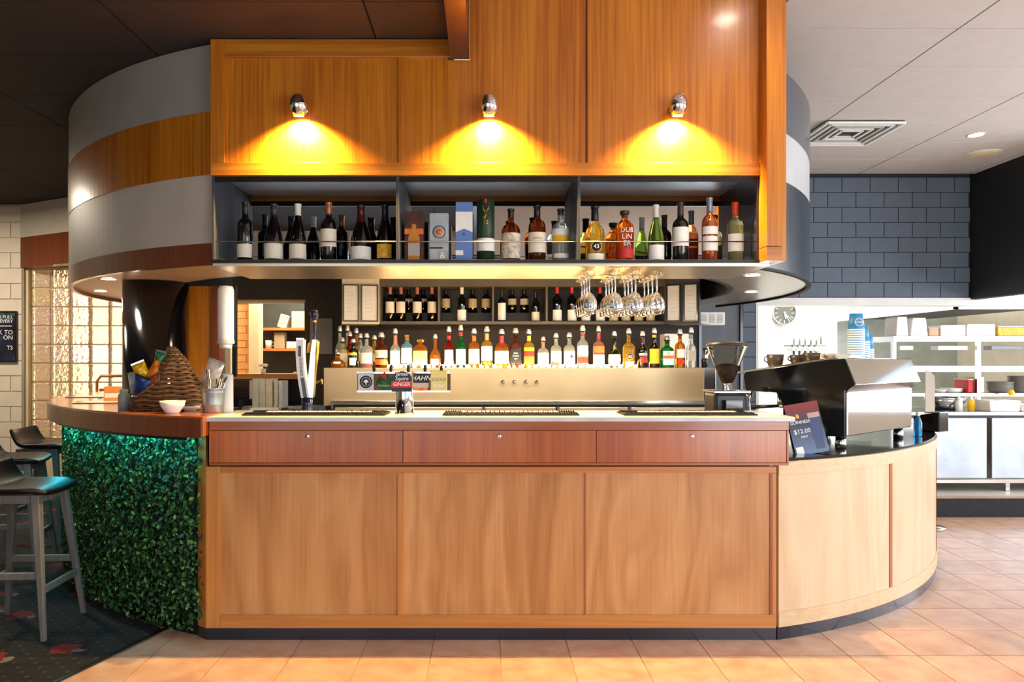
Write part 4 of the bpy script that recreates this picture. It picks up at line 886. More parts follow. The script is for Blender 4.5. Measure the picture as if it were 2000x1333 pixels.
for k in (-1, 0, 1):
    g_ = MB()
    for r_ in range(6): g_.box(k * w * .6 - w * .2, k * w * .6 + w * .2, -.034, -.03, .03 + r_ * .016, .04 + r_ * .016)
    g_.build('grille', M_ltgrey, tp)
# ------------------------------------------------------------------ hanging wine glasses
rk = thing('glass_rack', 'wire rack of four double rails under the canopy', 'glass rack', (.74, 4.1, 1.89))
GX = (.552, .69, .798, .911); M_wire = mat('brass wire', '#d9c9a8', .2, 1)
for i, gx in enumerate(GX):
    rl = MB()
    for s in (-1, 1): rl.tube([(gx + s * .018, 3.86, 1.868), (gx + s * .018, 3.88, 1.856), (gx + s * .018, 4.34, 1.856)], .0028, 6)
    rl.tube([(gx - .018, 3.862, 1.866), (gx - .03, 3.86, 1.874), (gx - .045, 3.865, 1.868)], .0028, 6)
    for y in (3.93, 4.3):
        rl.tube([(gx - .018, y, 1.856), (gx - .018, y, 1.89)], .002, 6); rl.tube([(gx + .018, y, 1.856), (gx + .018, y, 1.89)], .002, 6)
    rl.build('rail', M_wire, rk, world=True)
gp = [(0.036, 0), (.036, -.002), (.012, -.008), (.0045, -.014), (.004, -.085), (.008, -.092), (.022, -.102), (.037, -.125), (.043, -.15), (.042, -.175), (.036, -.205), (.035, -.205), (.041, -.175), (.042, -.15), (.036, -.126), (.02, -.104), (0, -.098)]
G_wine = glass('wine glass crystal', '#f4f7f8', 0, 1.42)
proto = None; rn = ('leftmost', 'second from the left', 'third from the left', 'rightmost'); dn = ('front', 'second', 'third', 'rear')
for i, gx in enumerate(GX):
    for j in range(4):
        lb = 'upside-down wine glass hanging %s on the %s rail of the rack' % (dn[j], rn[i]); loc = (gx, 3.95 + j * .102, 1.8615)
        if proto is None:
            proto = thing('wine_glass', lb, 'wine glass', loc, group='hanging wine glasses')
            MB().lathe(gp[:5], seg=22, cap=False).lathe([(0, 0), (.036, 0)], seg=22, cap=False).build('foot_and_stem', G_wine, proto)
            MB().lathe(gp[4:], seg=22, cap=False).build('bowl', G_wine, proto)
        else: copytree(proto, loc, None, lb)
# ------------------------------------------------------------------ beer fonts
YT = 3.80; zc = 1.134
bf = thing('beer_font', 'chrome beer font with a row of five brand badges on a cross bar', 'beer tap', (px(790, YT), YT, zc))
MB().lathe([(.05, 0), (.05, .008), (.046, .012), (.046, .205), (.05, .21), (.05, .216), (0, .216)], seg=32).build('column', M_chrome, bf)
YX = 3.90; z0, z1 = pz(765, YX) - zc, pz(728, YX) - zc; xo = px(790, YT); x0, x1 = px(699, YX) - xo, px(880, YX) - xo
MB().box(x0, x1, .08, .14, z0, z1).build('cross_bar', mat('dark bronze bar', '#5a4326', .3, .7), bf)
MB().box(x0, x1, .077, .143, z1 - .006, z1 + .004).build('cross_bar_trim', M_steel2, bf); MB().box(x0, x1, .077, .143, z0 - .004, z0 + .006).build('cross_bar_trim', M_steel2, bf)
MB().box(-.03, .03, .02, .1, z0 + .01, z1 - .01).build('bracket', M_chrome, bf)
for x in (730, 763, 797, 830, 862): MB().lathe([(.007, 0), (.009, .02), (.008, .034), (0, .036)], px(x, YX) - xo, .11, 12, z0=z1 + .003).build('tap_handle', F_brown, bf)
bpos = lambda x: px(x, YX) - xo
def badge(x0_, x1_, ya, yb, m, name='badge', y=.066, dep=.012):
    return MB().box(bpos(x0_), bpos(x1_), y, y + dep, pz(yb, YX) - zc, pz(ya, YX) - zc).build(name, m, bf, bevel=.003)
o = badge(701, 732, 728, 763, mat('pale grey badge', '#c9cdd2', .35)); NV = mat('navy badge print', '#1c2440', .4)
cz = pz(746, YX) - zc; cx_ = bpos(717)
for r0, r1, mm in ((.024, .033, NV), (.0, .021, NV)): MB().lathe([(r0, .001), (r1, .001), (r1, 0)][::-1], seg=24, cap=False).xf(Matrix.Translation((cx_, .0655, cz)) @ Matrix.Rotation(pi / 2, 4, 'X')).build('emblem', mm, o)
MB().prism([(-.003, -.015), (.003, -.015), (.003, -.003), (.013, -.003), (.011, .006), (.004, .012), (-.004, .012), (-.011, .006), (-.013, -.003), (-.003, -.003)], .0638, .0645, 'Y').xf(Matrix.Translation((cx_, 0, cz))).build('tree_mark', M_wink, o)
gcx = bpos(752); gb = MB().lathe([(0, .006), (.038, .006), (.042, .002), (.042, -.004)][::-1], seg=28).xf(Matrix.Translation((gcx, .072, pz(748, YX) - zc)) @ Matrix.Rotation(pi / 2, 4, 'X') @ Matrix.Scale(.9, 4, (0, 1, 0))).build('badge', mat('green badge', '#0f6b3a', .3), bf)
st = []
for k in range(10): rr = .024 if k % 2 == 0 else .010; st.append((gcx + rr * cos(pi / 2 + k * pi / 5), pz(735, YX) - zc + rr * sin(pi / 2 + k * pi / 5)))
MB().prism(st, .060, .0655, 'Y').build('star', L_red, gb); text('Heineken', .017, M_wink, gb, (gcx, .0648, pz(753, YX) - zc))
hb = badge(805, 838, 730, 748, L_blk); MB().box(bpos(803), bpos(838), .067, .078, pz(757, YX) - zc, pz(748, YX) - zc).build('badge_band', L_grey, hb); MB().box(bpos(803), bpos(836), .067, .078, pz(763, YX) - zc, pz(757, YX) - zc).build('badge_band', L_oran, hb)
text('HAHN', .036, M_wink, hb, (bpos(823), .0645, pz(739, YX) - zc), shear=.25)
xb = badge(842, 874, 724, 763, mat('gold badge', '#d8c67a', .35, .3)); text('XXXX', .028, mat('mauve print', '#8d7490', .5), xb, (bpos(858), .0645, pz(742, YX) - zc)); text('GOLD', .022, M_wink, xb, (bpos(858), .0645, pz(753, YX) - zc))
# big front badge
arch = [(-.05, -.055), (.05, -.055), (.052, -.015), (.05, .02), (.03, .04), (0, .048), (-.03, .04), (-.05, .02), (-.052, -.015)]
fb = MB().prism(arch, -.075, -.06, 'Y').xf(Matrix.Translation((-.006, 0, pz(744, 3.74) - zc))).build('front_badge', NV, bf, bevel=.002)
MB().box(-.058, .046, -.077, -.074, pz(757, 3.74) - zc, pz(745, 3.74) - zc).build('badge_band', L_red, fb)
text('James', .026, M_wink, fb, (-.006, -.0765, pz(731, 3.74) - zc), shear=.3); text('Squire', .026, M_wink, fb, (-.006, -.0765, pz(740, 3.74) - zc), shear=.3); text('GINGER', .024, M_wink, fb, (-.006, -.0785, pz(751, 3.74) - zc))
# harp shaped font at the left
YH = 4.22; hf = thing('harp_beer_font', 'tall harp shaped beer font with navy and white column', 'beer tap', (px(600, YH), YH, 1.0))
hz = lambda y: pz(y, YH) - 1.0; hx = lambda x: px(x, YH) - px(600, YH)
M_nav = mat('navy enamel', '#121a3c', .2, coat=.4)
MB().lathe([(.055, 0), (.055, .01), (.035, .05), (.03, hz(790)), (.032, hz(776)), (0, hz(776))], hx(600), 0, 24).build('base', M_nav, hf)
fl = [(583, 664), (583, 690), (585, 720), (590, 750), (596, 777)]
def ribbon(pts, w0, w1, y0, y1, mm, nm, par):
    n = len(pts); vs = []
    L_ = [(hx(a) - (w0 + (w1 - w0) * i / (n - 1)), hz(b)) for i, (a, b) in enumerate(pts)]; R2 = [(hx(a) + (w0 + (w1 - w0) * i / (n - 1)), hz(b)) for i, (a, b) in enumerate(pts)]
    m_ = MB()
    for i in range(n - 1):
        q_ = [L_[i + 1], R2[i + 1], R2[i], L_[i]]; m_.prism(q_, y0, y1, 'Y')
    return m_.build(nm, mm, par)
fc = ribbon([(588, 664), (587, 690), (589, 720), (593, 750), (598, 777)], .020, .022, -.03, .03, M_wplastic, 'front_column', hf)
ribbon([(588, 676), (588, 697)], .008, .008, -.034, -.03, M_nav, 'stripe', fc); ribbon([(593, 738), (596, 757), (599, 776)], .010, .010, -.034, -.03, M_nav, 'stripe', fc)
text('GUINNESS', .023, L_blk, fc, (hx(591) - .001, -.032, hz(717)), rot=(pi / 2, radians(87), 0))
ribbon([(616, 664), (613, 690), (611, 720), (609, 750), (606, 777)], .012, .02, -.025, .025, M_steel2, 'harp_back', hf)
MB().tube([(hx(602), 0, hz(690)), (hx(606), 0, hz(674)), (hx(614), 0, hz(665)), (hx(620), 0, hz(668)), (hx(619), 0, hz(700)), (hx(613), 0, hz(760))], [.008, .014, .016, .012, .007, .006], 10).build('gold_harp_frame', M_gold, hf)
MB().box(hx(581), hx(596), -.03, .03, hz(664), hz(661)).build('cap', M_chrome, hf)
MB().lathe([(.008, 0), (.009, .09), (.012, .10), (.014, .115), (.022, .125), (.024, .15), (.018, .162), (0, .164)], hx(614), 0, 16, z0=hz(662)).build('tap_handle', M_nav, hf)
MB().lathe([(.0125, .093), (.0125, .105)], hx(614), 0, 16, z0=hz(662), cap=False).build('handle_collar', M_gold, hf)
MB().tube([(hx(620), -.02, hz(748)), (hx(632), -.05, hz(742)), (hx(634), -.06, hz(750))], .006, 8).build('spout', M_gold, hf)
# ------------------------------------------------------------------ inner bench, coffee grinder
bn = tag(bx(-1.0, 1.5, 4.07, 4.46, .96, .998, 'inner_bench', M_steel, bevel=.003), 'stainless inner bench behind the bar worktop', 'bench')
bx(-.98, 1.2, 4.08, 4.3, 0, .96, 'bench_carcass', M_black, bn)
YG = 4.28; zg = .998; gr = thing('coffee_grinder', 'black coffee grinder with clear conical hopper of beans', 'coffee grinder', (px(1420, YG), YG, zg))
gz = lambda y: pz(y, YG) - zg; gp_ = lambda d: d * YG / F
MB().prism([(-.1, -.09), (.1, -.09), (.1, .12), (-.1, .12)], 0, gz(766)).build('body', M_black, gr, bevel=.02)
MB().box(-.105, .105, -.095, .125, gz(768), gz(762)).build('top_plate', M_steel2, gr, bevel=.006)
MB().lathe([(.026, gz(763)), (.026, gz(752)), (.03, gz(752)), (.03, gz(748))], seg=20).build('collar', M_chrome, gr)
G_hop = glass('hopper plastic', '#e9e2d6', .04, 1.15)
MB().lathe([(.03, gz(752)), (gp_(38), gz(678)), (gp_(38), gz(674)), (gp_(36.8), gz(674)), (gp_(36.8), gz(678)), (.027, gz(752))], seg=28, cap=False).build('hopper', G_hop, gr)
MB().lathe([(0, gz(752)), (.026, gz(752)), (gp_(23), gz(715)), (gp_(12), gz(711)), (0, gz(710))], seg=24).build('beans', mat('roast coffee beans', '#2a1109', .5, var=.7, vs=70, bump=.8, bs=90), gr)
MB().lathe([(gp_(39), gz(676)), (gp_(39), gz(672)), (gp_(34), gz(669)), (0, gz(669))], seg=28).build('lid', F_brown, gr)
MB().tube([(.07, -.1, gz(768)), (.085, -.12, gz(775)), (.09, -.12, gz(800)), (.09, -.12, gz(830))], .004, 8).build('dosing_lever', M_steel2, gr)
MB().box(-.05, .05, -.13, -.09, gz(800), gz(780)).build('spout', M_gblack, gr, bevel=.004)
# ------------------------------------------------------------------ espresso machine
em = thing('espresso_machine', 'large black and stainless espresso machine on the curved worktop', 'coffee machine', (1.985, 4.10, .912), radians(40.2))
Lm = .92; side = [(0, .07), (.36, .07), (.36, .24), (.40, .30), (.60, .31), (.615, .40), (.60, .425), (.10, .50), (.0, .505), (-.055, .36), (-.02, .345), (0, .33)]
for x0, x1 in ((0, .03), (Lm - .03, Lm)): MB().prism(side, x0, x1, 'X').build('side_panel', M_gblack, em, bevel=.004)
MB().prism([(.002, .08), (.35, .08), (.35, .25), (.40, .31), (.59, .32), (.60, .40), (.58, .415), (.10, .488), (.02, .49), (.02, .34), (.002, .33)], .03, Lm - .03, 'X').build('body', M_black, em)
MB().box(.012, Lm - .012, -.012, .0, .075, .322).build('back_panel', M_chrome, em, bevel=.006)
MB().prism([(-.062, .362), (-.05, .362), (.008, .503), (-.004, .503)], .006, Lm - .006, 'X').build('upper_back_panel', M_chrome, em, bevel=.002)
MB().prism([(-.012, .322), (0, .322), (-.046, .36), (-.06, .36)], .01, Lm - .01, 'X').build('curved_step', M_steel2, em)
MB().box(.0, Lm, .04, .6, .495, .505).xf(Matrix.Rotation(radians(-8.6), 4, 'X') @ Matrix.Translation((0, .0, .012))).build('cup_tray', M_steel, em)
MB().box(.03, Lm - .03, .36, .58, .07, .10).build('drip_tray', M_steel, em)
for x in (.06, Lm - .06):
    for y in (.05, .5): MB().lathe([(.028, 0), (.03, .03), (.026, .07)], x, y, 16).build('foot', M_steel2, em)
for x in (.24, .6): 
    MB().lathe([(.035, .20), (.04, .22), (.04, .31)], x, .48, 20).build('group_head', M_chrome, em)
    MB().tube([(x, .5, .21), (x, .62, .20), (x, .70, .19)], [.01, .012, .014], 10).build('portafilter', M_black, em)
MB().lathe([(.022, 0), (.026, .02), (.02, .03), (0, .03)], seg=18).xf(Matrix.Translation((.10, .615, .365)) @ Matrix.Rotation(-pi / 2, 4, 'X')).build('steam_knob', M_black, em)
MB().tube([(.08, .60, .31), (.06, .62, .2), (.05, .66, .1)], .006, 8).build('steam_wand', M_chrome, em)
RotE = Matrix.Rotation(radians(40.2), 3, 'Z')
def on_em(x, y): p = RotE @ Vector((x, y, 0)); return (1.985 + p.x, 4.10 + p.y, .912 + .507 - max(0, y - .02) * .151)
M_brown = mat('brown stoneware', '#4a3a2c', .35); M_blue = mat('blue paper cup', '#3b8fc4', .45); M_rimw = mat('white paper rim', '#e8ecee', .5)
def jug(x, y, r, h, label, m):
    p = on_em(x, y); t = thing('coffee_cup', label, 'cup', (p[0], p[1], p[2] + .012), group='cups on the espresso machine')
    MB().lathe([(0, 0), (r * .72, 0), (r * .8, .004), (r * .95, h * .6), (r, h), (r * .94, h), (r * .88, h * .6), (r * .7, .008), (0, .008)], seg=22).build('bowl', m, t)
    MB().tube([(-r * .9, -.0, h * .8), (-r * 1.25, 0, h * .78), (-r * 1.3, 0, h * .5), (-r * .85, 0, h * .3)], .004, 6).build('handle', m, t)
jug(.06, .44, .05, .075, 'brown cup at the operator edge of the espresso machine', M_brown)
jug(.12, .33, .045, .055, 'brown cup lying second from the operator edge', M_brown)
jug(.07, .22, .048, .05, 'brown cup in the middle of the espresso machine top', M_brown)
jug(.14, .14, .042, .035, 'low pale cup near the stacked paper cups', mat('pale stoneware', '#c9b9a0', .4))
jug(.26, .22, .045, .05, 'white cup behind the paper cups on the machine', M_wplastic); jug(.38, .30, .045, .06, 'white cup at the centre rear of the machine top', M_wplastic)
def cupstack(x, y, r, n, label, top=True):
    p = on_em(x, y); t = thing('paper_cup_stack', label, 'paper cups', p, group='stacked blue paper cups'); z = .004; me_ = None
    for k in range(n):
        if me_ is None:
            o = MB().lathe([(r, 0), (r * 1.04, .003), (r * 1.04, .007), (r * .99, .009)], seg=20, cap=False).build('cup_rim', M_rimw, t); me_ = o.data
            o2 = MB().lathe([(r * .99, .006), (r * .97, .019)], seg=20, cap=False).build('cup_wall', M_blue, t); me2 = o2.data
        else: o = share('cup_rim', me_, (0, 0, 0), t); o2 = share('cup_wall', me2, (0, 0, 0), t)
        o.location = o2.location = (0, 0, z); z += .0135
    o = MB().lathe([(r * .99, .006), (r * .78, .10), (r * .7, .1), (0, .098)], seg=24).build('top_cup', M_blue, t, loc=(0, 0, z - .0135))
    cl = MB()
    for rr in (.020, .024): cl.tube([(rr * cos(a * pi / 10), 0, rr * sin(a * pi / 10)) for a in range(20)], .0014, 5, True)
    for dz in (-.003, .003): cl.tube([(-.024, 0, dz), (.024, 0, dz)], .0012, 5)
    if r > .043: cl.xf(Matrix.Translation((-.004, -r * .93, z + .034)) @ Matrix.Rotation(-.14, 4, 'X')).build('round_logo', M_rimw, t)
cupstack(.27, .055, .046, 13, 'tallest stack of blue paper cups on the espresso machine')
cupstack(.40, .075, .040, 8, 'middle stack of blue paper cups on the espresso machine')
cupstack(.52, .10, .040, 5, 'shortest stack of blue paper cups on the espresso machine')
p = on_em(.17, .045); nb = thing('napkin_pile', 'low pile of pale napkins in front of the paper cups', 'napkins', (p[0], p[1], p[2] + .006), radians(40))
for k in range(4): MB().box(-.07, .07, -.03, .05, k * .005, k * .005 + .004).build('napkin', M_wplastic, nb, rot=(0, 0, .06 * (k - 2)))
# price card
YC = 4.0; pc = thing('price_card', 'leaning dark stout price card beside the drawers', 'sign', (px(1580, YC), 3.95, .912)); pc.rotation_euler = (radians(-12), radians(-9), radians(4))
w, h = .093, .275
m, nt, b = newmat('card print'); L = nt.links.new; tc = nn(nt, 'ShaderNodeTexCoord'); sp = nn(nt, 'ShaderNodeSeparateXYZ'); L(tc.outputs['Object'], sp.inputs[0])
mr = nn(nt, 'ShaderNodeMapRange'); mr.inputs[1].default_value = 0; mr.inputs[2].default_value = h; L(sp.outputs[2], mr.inputs[0]); r = nn(nt, 'ShaderNodeValToRGB'); e = r.color_ramp.elements
e[0].color = lin('#54688f'); e[1].color = lin('#8a3228'); e2 = e.new(.62); e2.color = lin('#232a45'); L(mr.outputs[0], r.inputs['Fac']); L(r.outputs['Color'], b.inputs['Base Color']); b.inputs['Roughness'].default_value = .25
MB().box(-w, w, 0, .003, 0, h).build('card', m, pc, bevel=.001)
MB().prism([(0.004, 0), (.03, 0), (.012, .2)], -w, w, 'X').xf(Matrix.Translation((0, 0, 0))).build('stand', M_gblack, pc)
text('GUINNESS', .024, M_wink, pc, (-.028, -.0008, h * .63)); text('$12.00', .034, M_wink, pc, (-.028, -.0008, h * .45)); text('PINT', .018, M_wink, pc, (-.022, -.0008, h * .34))
MB().prism([(.03, .02), (.075, .02), (.084, .15), (.086, .215), (.02, .215), (.022, .15)], -.0012, 0, 'Y').build('glass_print', mat('stout glass print', '#33406a', .3), pc)
MB().prism([(.021, .188), (.0855, .188), (.086, .215), (.02, .215)], -.002, -.0012, 'Y').build('foam_print', mat('foam print', '#b59488', .4), pc)
MB().prism([(-.04, .195), (-.026, .197), (-.028, .212), (-.036, .22), (-.042, .216)], -.001, 0, 'Y').build('harp_print', M_gold, pc)
MB().box(-.085, -.045, -.001, 0, .008, .045).build('white_patch', M_wink, pc)
# things at the far end of the curved worktop
def at_r(x, y, z=.912): Y = F * (H - z) / (y - CY); return (px(x, Y), Y, z)
p = at_r(1818, 842); t = thing('card_terminal', 'black card payment terminal at the end of the black worktop', 'payment terminal', p, radians(30))
MB().prism([(-.09, 0), (.09, 0), (.09, .10), (-.09, .14)], -.06, .06, 'X').build('housing', M_gblack, t, bevel=.008); MB().box(-.045, .045, -.06, .02, .128, .134).build('screen', M_kick, t)
p = at_r(1793, 852); t = thing('spray_bottle', 'small blue bottle behind the espresso machine foot', 'bottle', p)
MB().lathe([(0, 0), (.022, 0), (.024, .01), (.024, .09), (.012, .12), (.01, .13)], seg=18).build('body', glass('blue plastic', '#3f9fd8', .1, 1.3, .7), t); MB().lathe([(.012, .13), (.012, .155), (0, .155)], seg=14).build('cap', M_wplastic, t)
p = (px(1816, 6.2), 6.2, .17); t = thing('menu_board', 'tall narrow pale board standing behind the card terminal', 'board', p, radians(-12))
MB().prism([(-.035, .74), (.035, .74), (.035, 1.10), (.0, 1.14), (-.035, 1.145)], -.008, .008, 'Y').build('board', M_ltgrey, t); MB().tube([(0, .01, -.16), (0, .01, .74)], .012, 8).build('post', M_steel, t); MB().lathe([(.12, -.17), (.12, -.155), (.02, -.15)], seg=20).build('base', M_steel, t)
# ------------------------------------------------------------------ column, timber screen, cup dispenser
Yp = 4.95; col_ = thing('column', 'glossy black round column under the curved canopy', 'column', (px(305, Yp), Yp, 0))
MB().lathe([(.205, 0), (.205, 1.92), (0, 1.92)], seg=48).build('shaft', M_gblack, col_)
rb_ = MB()
for k in range(30): a = k * pi / 15; rb_.lathe([(.008, 1.145), (.008, 1.90)], .2 * cos(a), .2 * sin(a), 8)
rb_ = MB().lathe([(.215, 0), (.215, .1), (.206, .105)], seg=48).build('base_collar', M_black, col_)
sc_ = thing('timber_screen', 'orange timber screen panel beside the black column', 'panel', (px(392, 5.15), 5.15, 0))
bx(px(362, 5.15), px(417, 5.15), 5.15, 5.19, 0, 1.92, 'panel', M_teak, sc_); bx(px(417, 5.15), px(430, 5.15), 5.13, 5.21, 0, 1.92, 'edge_post', M_dteak, sc_)
Yc = 4.75; cd = thing('cup_dispenser', 'white cylindrical cup dispenser hanging under the canopy', 'dispenser', (px(441, Yc), Yc, pz(672, Yc)))
hc = 1.885 - pz(672, Yc); MB().lathe([(.045, 0), (.05, .01), (.05, hc - .03), (.042, hc - .005), (0, hc)], seg=28).build('tube', M_wplastic, cd)
MB().lathe([(.053, .0), (.055, .012), (.053, .024)], seg=28, cap=False).build('collar', M_ltgrey, cd); MB().lathe([(.036, -.03), (.042, .0)], seg=24).build('cup', M_white, cd)
bx(px(441, Yc) + .03, px(441, Yc) + .055, Yc + .03, Yc + .06, 1.30, 1.89, 'mount', M_black, cd)
# ------------------------------------------------------------------ things on the curved timber counter
ZC = 1.14
def on_c(x, y, z=ZC): Y = F * (H - z) / (y - CY); return (px(x, Y), Y, z)
# wicker basket: an upright horn open towards the left
p = on_c(336, 806); p = (p[0] - .02, 4.05, ZC); X0 = px(330, 4.05)
bk = thing('wicker_basket', 'brown wicker horn basket full of snack packets', 'basket', (X0, 4.05, ZC))
M_wick = mat('wicker cane', '#8a5f34', .6, var=.4, vs=40); M_wick2 = mat('dark wicker cane', '#5f3c1e', .6, var=.3, vs=40)
kz = 4.05 / F
def interp(z, tab):
    for (a, b), (c, d) in zip(tab, tab[1:]):
        if z <= c: return b + (d - b) * max(0, (z - a)) / (c - a)
    return tab[-1][1]
CUT = ((.0, -.21), (.05, -.165), (.10, -.085), (.16, .0), (.24, -.01), (.335, -.012)); RGT = ((0, .175), (.06, .19), (.12, .175), (.19, .135), (.27, .085), (.335, .03)); DEP = ((0, .12), (.06, .14), (.16, .12), (.26, .08), (.335, .03))
rimp = []; n_l = 28
for k in range(n_l):
    z = .008 + .327 * k / (n_l - 1); xr_, xc_, dy = interp(z, RGT), interp(z, CUT), interp(z, DEP); xL = -.2; cm = (xr_ + xL) / 2 if z < .16 else (xr_ + xL * max(0, 1 - (z - .16) / .12)) / 2 - .0; rx = xr_ - cm
    pts = []
    ca = max(-.995, min(.9, (xc_ - cm) / rx)); a0 = math.acos(ca)
    pts = [(cm + rx * cos(a), dy * sin(a), z + .004 * sin(9 * a + pi * k)) for a in [-a0 + 2 * a0 * i / 26 for i in range(27)]]
    rimp.append((pts[0], pts[-1]))
    MB().tube(pts, .0078, 5).build('weave', (M_wick, M_wick2)[k % 2], bk)
rim = [(-.215, 0, .012)] + [r_[0] for r_ in rimp[1::3]] + [(.005, 0, .342)] + [r_[1] for r_ in rimp[1::3]][::-1]
MB().tube(rim, .0085, 7, True).build('rim', M_wick, bk)
MB().lathe([(0, .002), (.16, .002), (.17, .012)], .0, 0, 24).xf(Matrix.Scale(.8, 4, (0, 1, 0))).build('base', M_wick2, bk)
def packet(x, y, z, w, h, rot, m, label):
    t = thing('snack_packet', label, 'snack packet', (X0 + x, 4.05 + y, ZC + z), group='snack packets in the basket'); t.rotation_euler = rot
    n = 8; vs = []; fs = []
    for s in (-1, 1):
        for j in range(n + 1):
            for i in range(n + 1):
                u, v = i / n * 2 - 1, j / n * 2 - 1
                vs.append((u * w / 2, s * .022 * (1 - u ** 4) * (1 - v ** 4) + random.uniform(-.002, .002), h / 2 * v + h / 2))
    N = (n + 1) ** 2
    for s in (0, 1):
        for j in range(n):
            for i in range(n):
                f = (s * N + j * (n + 1) + i, s * N + j * (n + 1) + i + 1, s * N + (j + 1) * (n + 1) + i + 1, s * N + (j + 1) * (n + 1) + i); fs.append(f if s == 0 else f[::-1])
    MB().add(vs, fs, True).build('bag', m, t); MB().box(-w / 2, w / 2, -.002, .002, h - .002, h + .008).build('crimp', M_steel2, t)
pk = lambda n, c: mat(n, c, .25, .2, var=.35, vs=30)
packet(-.055, -.07, .15, .10, .13, (0, .5, .3), pk('orange foil packet', '#e07818'), 'orange snack packet high in the wicker basket')
packet(-.10, -.07, .17, .07, .09, (0, -.4, .2), pk('yellow foil packet', '#d8a814'), 'yellow snack packet at the top left of the basket')
packet(-.115, -.085, .075, .10, .11, (.2, .3, -.2), pk('blue foil packet', '#22407e'), 'blue snack packet in the mouth of the basket')
packet(-.035, -.05, .235, .06, .08, (0, .2, 0), pk('green foil packet', '#2f6a44'), 'green snack packet under the peak of the basket')
packet(-.155, -.04, .09, .07, .11, (0, -.15, 0), pk('white foil packet', '#b9c2cc'), 'white snack packet leaning out of the basket on the left')
packet(-.165, -.075, .03, .09, .07, (.3, 1.2, 0), pk('maroon foil packet', '#5a3a44'), 'maroon snack packet lying low in the basket mouth')
packet(.20, .03, .12, .09, .15, (0, .35, 0), pk('pale silver packet', '#cfc6b6'), 'pale silver packet standing behind the basket on the right')
packet(-.055, -.1, .125, .07, .08, (0, .8, 0), pk('red foil packet', '#a8452a'), 'red snack packet in the middle of the basket')
def bowl(x, yb, r, h, label, nm='bowl'):
    t = thing(nm, label, nm, on_c(x, yb)); MB().lathe([(0, 0), (r * .5, 0), (r * .55, .006), (r * .9, h * .6), (r, h), (r * .95, h), (r * .84, h * .6), (r * .5, .01), (0, .01)], seg=30).build('body', M_wplastic, t)
    MB().lathe([(r * .95, h), (r * .975, h + .002), (r, h)], seg=30, cap=False).build('rim', M_white, t)
bowl(337, 808, .062, .062, 'white china bowl in front of the wicker basket'); bowl(371, 803, .055, .026, 'shallow white dish right of the china bowl', 'dish')
p = on_c(416, 806); t = thing('cutlery_bucket', 'grey galvanised bucket of cutlery at the end of timber counter', 'bucket', p)
MB().lathe([(0, 0), (.046, 0), (.048, .004), (.051, .04), (.0525, .042), (.0515, .045), (.058, .10), (.0595, .104), (.0585, .108), (.061, .122), (.064, .126), (.058, .126), (.045, .008), (0, .008)], seg=32).build('pail', mat('galvanised steel', '#8d98a4', .4, .6, var=.12), t)
for k in range(11):
    a = random.uniform(0, 2 * pi); r = random.uniform(.01, .04); x, y = r * cos(a), r * sin(a); lean = Vector((x * 1.2, y * 1.2, 0)); hh = random.uniform(.16, .21)
    tt = thing(('fork', 'knife', 'spoon')[k % 3], '%s standing in the cutlery bucket' % ('steel fork', 'steel knife', 'steel spoon')[k % 3], 'cutlery', (p[0] + x, p[1] + y, p[2] + .012), group='cutlery in the bucket, ' + ('forks', 'knives', 'spoons')[k % 3])
    MB().tube([(0, 0, 0), lean * .5 + Vector((0, 0, hh * .6)), lean + Vector((0, 0, hh))], [.003, .003, .005], 6).build('handle', M_steel2, tt)
    MB().box(-.006, .006, -.001, .001, -.0, .03).build('head', M_steel2, tt, loc=(0, 0, -.002))
t = thing('paper_roll', 'upright white paper roll beside the cutlery bucket', 'paper roll', (px(441, 3.86), 3.88, 1.134)); MB().lathe([(.03, 0), (.031, .004), (.031, .20), (.012, .203), (.012, .198)], seg=28).build('roll', M_white, t); MB().lathe([(.012, .198), (.011, .206), (.008, .206), (.008, .1)], seg=20, cap=False).build('core', M_cream, t)
# clipboards with menus, sprig, small jars
for k, (x, y, rz, lb) in enumerate(((195, 787, .2, 'front clipboard with menu lying on timber counter'), (175, 776, .12, 'rear clipboard with menu lying on timber counter'))):
    pp = on_c(x, y); t = thing('clipboard', lb, 'clipboard', pp, rz, 'menu clipboards'); MB().box(-.13, .13, -.09, .09, 0, .004).build('board', F_brown, t, bevel=.002); MB().box(-.12, .12, -.085, .085, .004, .006).build('menu_sheet', M_label, t); MB().box(-.125, -.105, -.03, .03, .006, .012).build('clip', M_steel, t)
pp = on_c(205, 780, ZC + .008); t = thing('herb_sprig', 'small green sprig lying on the front menu clipboard', 'herb sprig', pp)
MB().tube([(-.05, 0, .002), (.05, .01, .004)], .0015, 5).build('stem', L_green, t)
for k in range(7): MB().prism([(-.012, 0), (0, -.006), (.014, 0), (0, .006)], 0, .0015).build('leaf', mat('herb green', '#3f7a2c', .5), t, loc=(-.045 + k * .015, .003, .004 + .003 * (k % 3)), rot=(.4 * (k % 2), -.5, 1.2 * (-1) ** k))
def jar(x, y, r, h, m, cm, label):
    t = thing('jar', label, 'jar', on_c(x, y)); MB().lathe([(0, 0), (r, 0), (r, h * .75), (r * .7, h * .85), (r * .65, h)], seg=20).build('glass', m, t); MB().lathe([(r * .68, h * .9), (r * .72, h * .92), (r * .72, h * 1.05), (0, h * 1.06)], seg=18).build('lid', cm, t)
jar(242, 800, .03, .105, mat('milky jar', '#9aa3a0', .3), mat('pinkish lid', '#b9a7a4', .4), 'grey jar left of the wicker basket'); jar(250, 778, .022, .115, G_clear, M_cream, 'clear sauce bottle behind the grey jar'); jar(236, 784, .02, .075, mat('red sauce', '#d04a44', .3), M_wplastic, 'small red sauce pot beside the grey jar'); jar(262, 790, .02, .06, L_green, F_black, 'small green pot beside the basket lip')
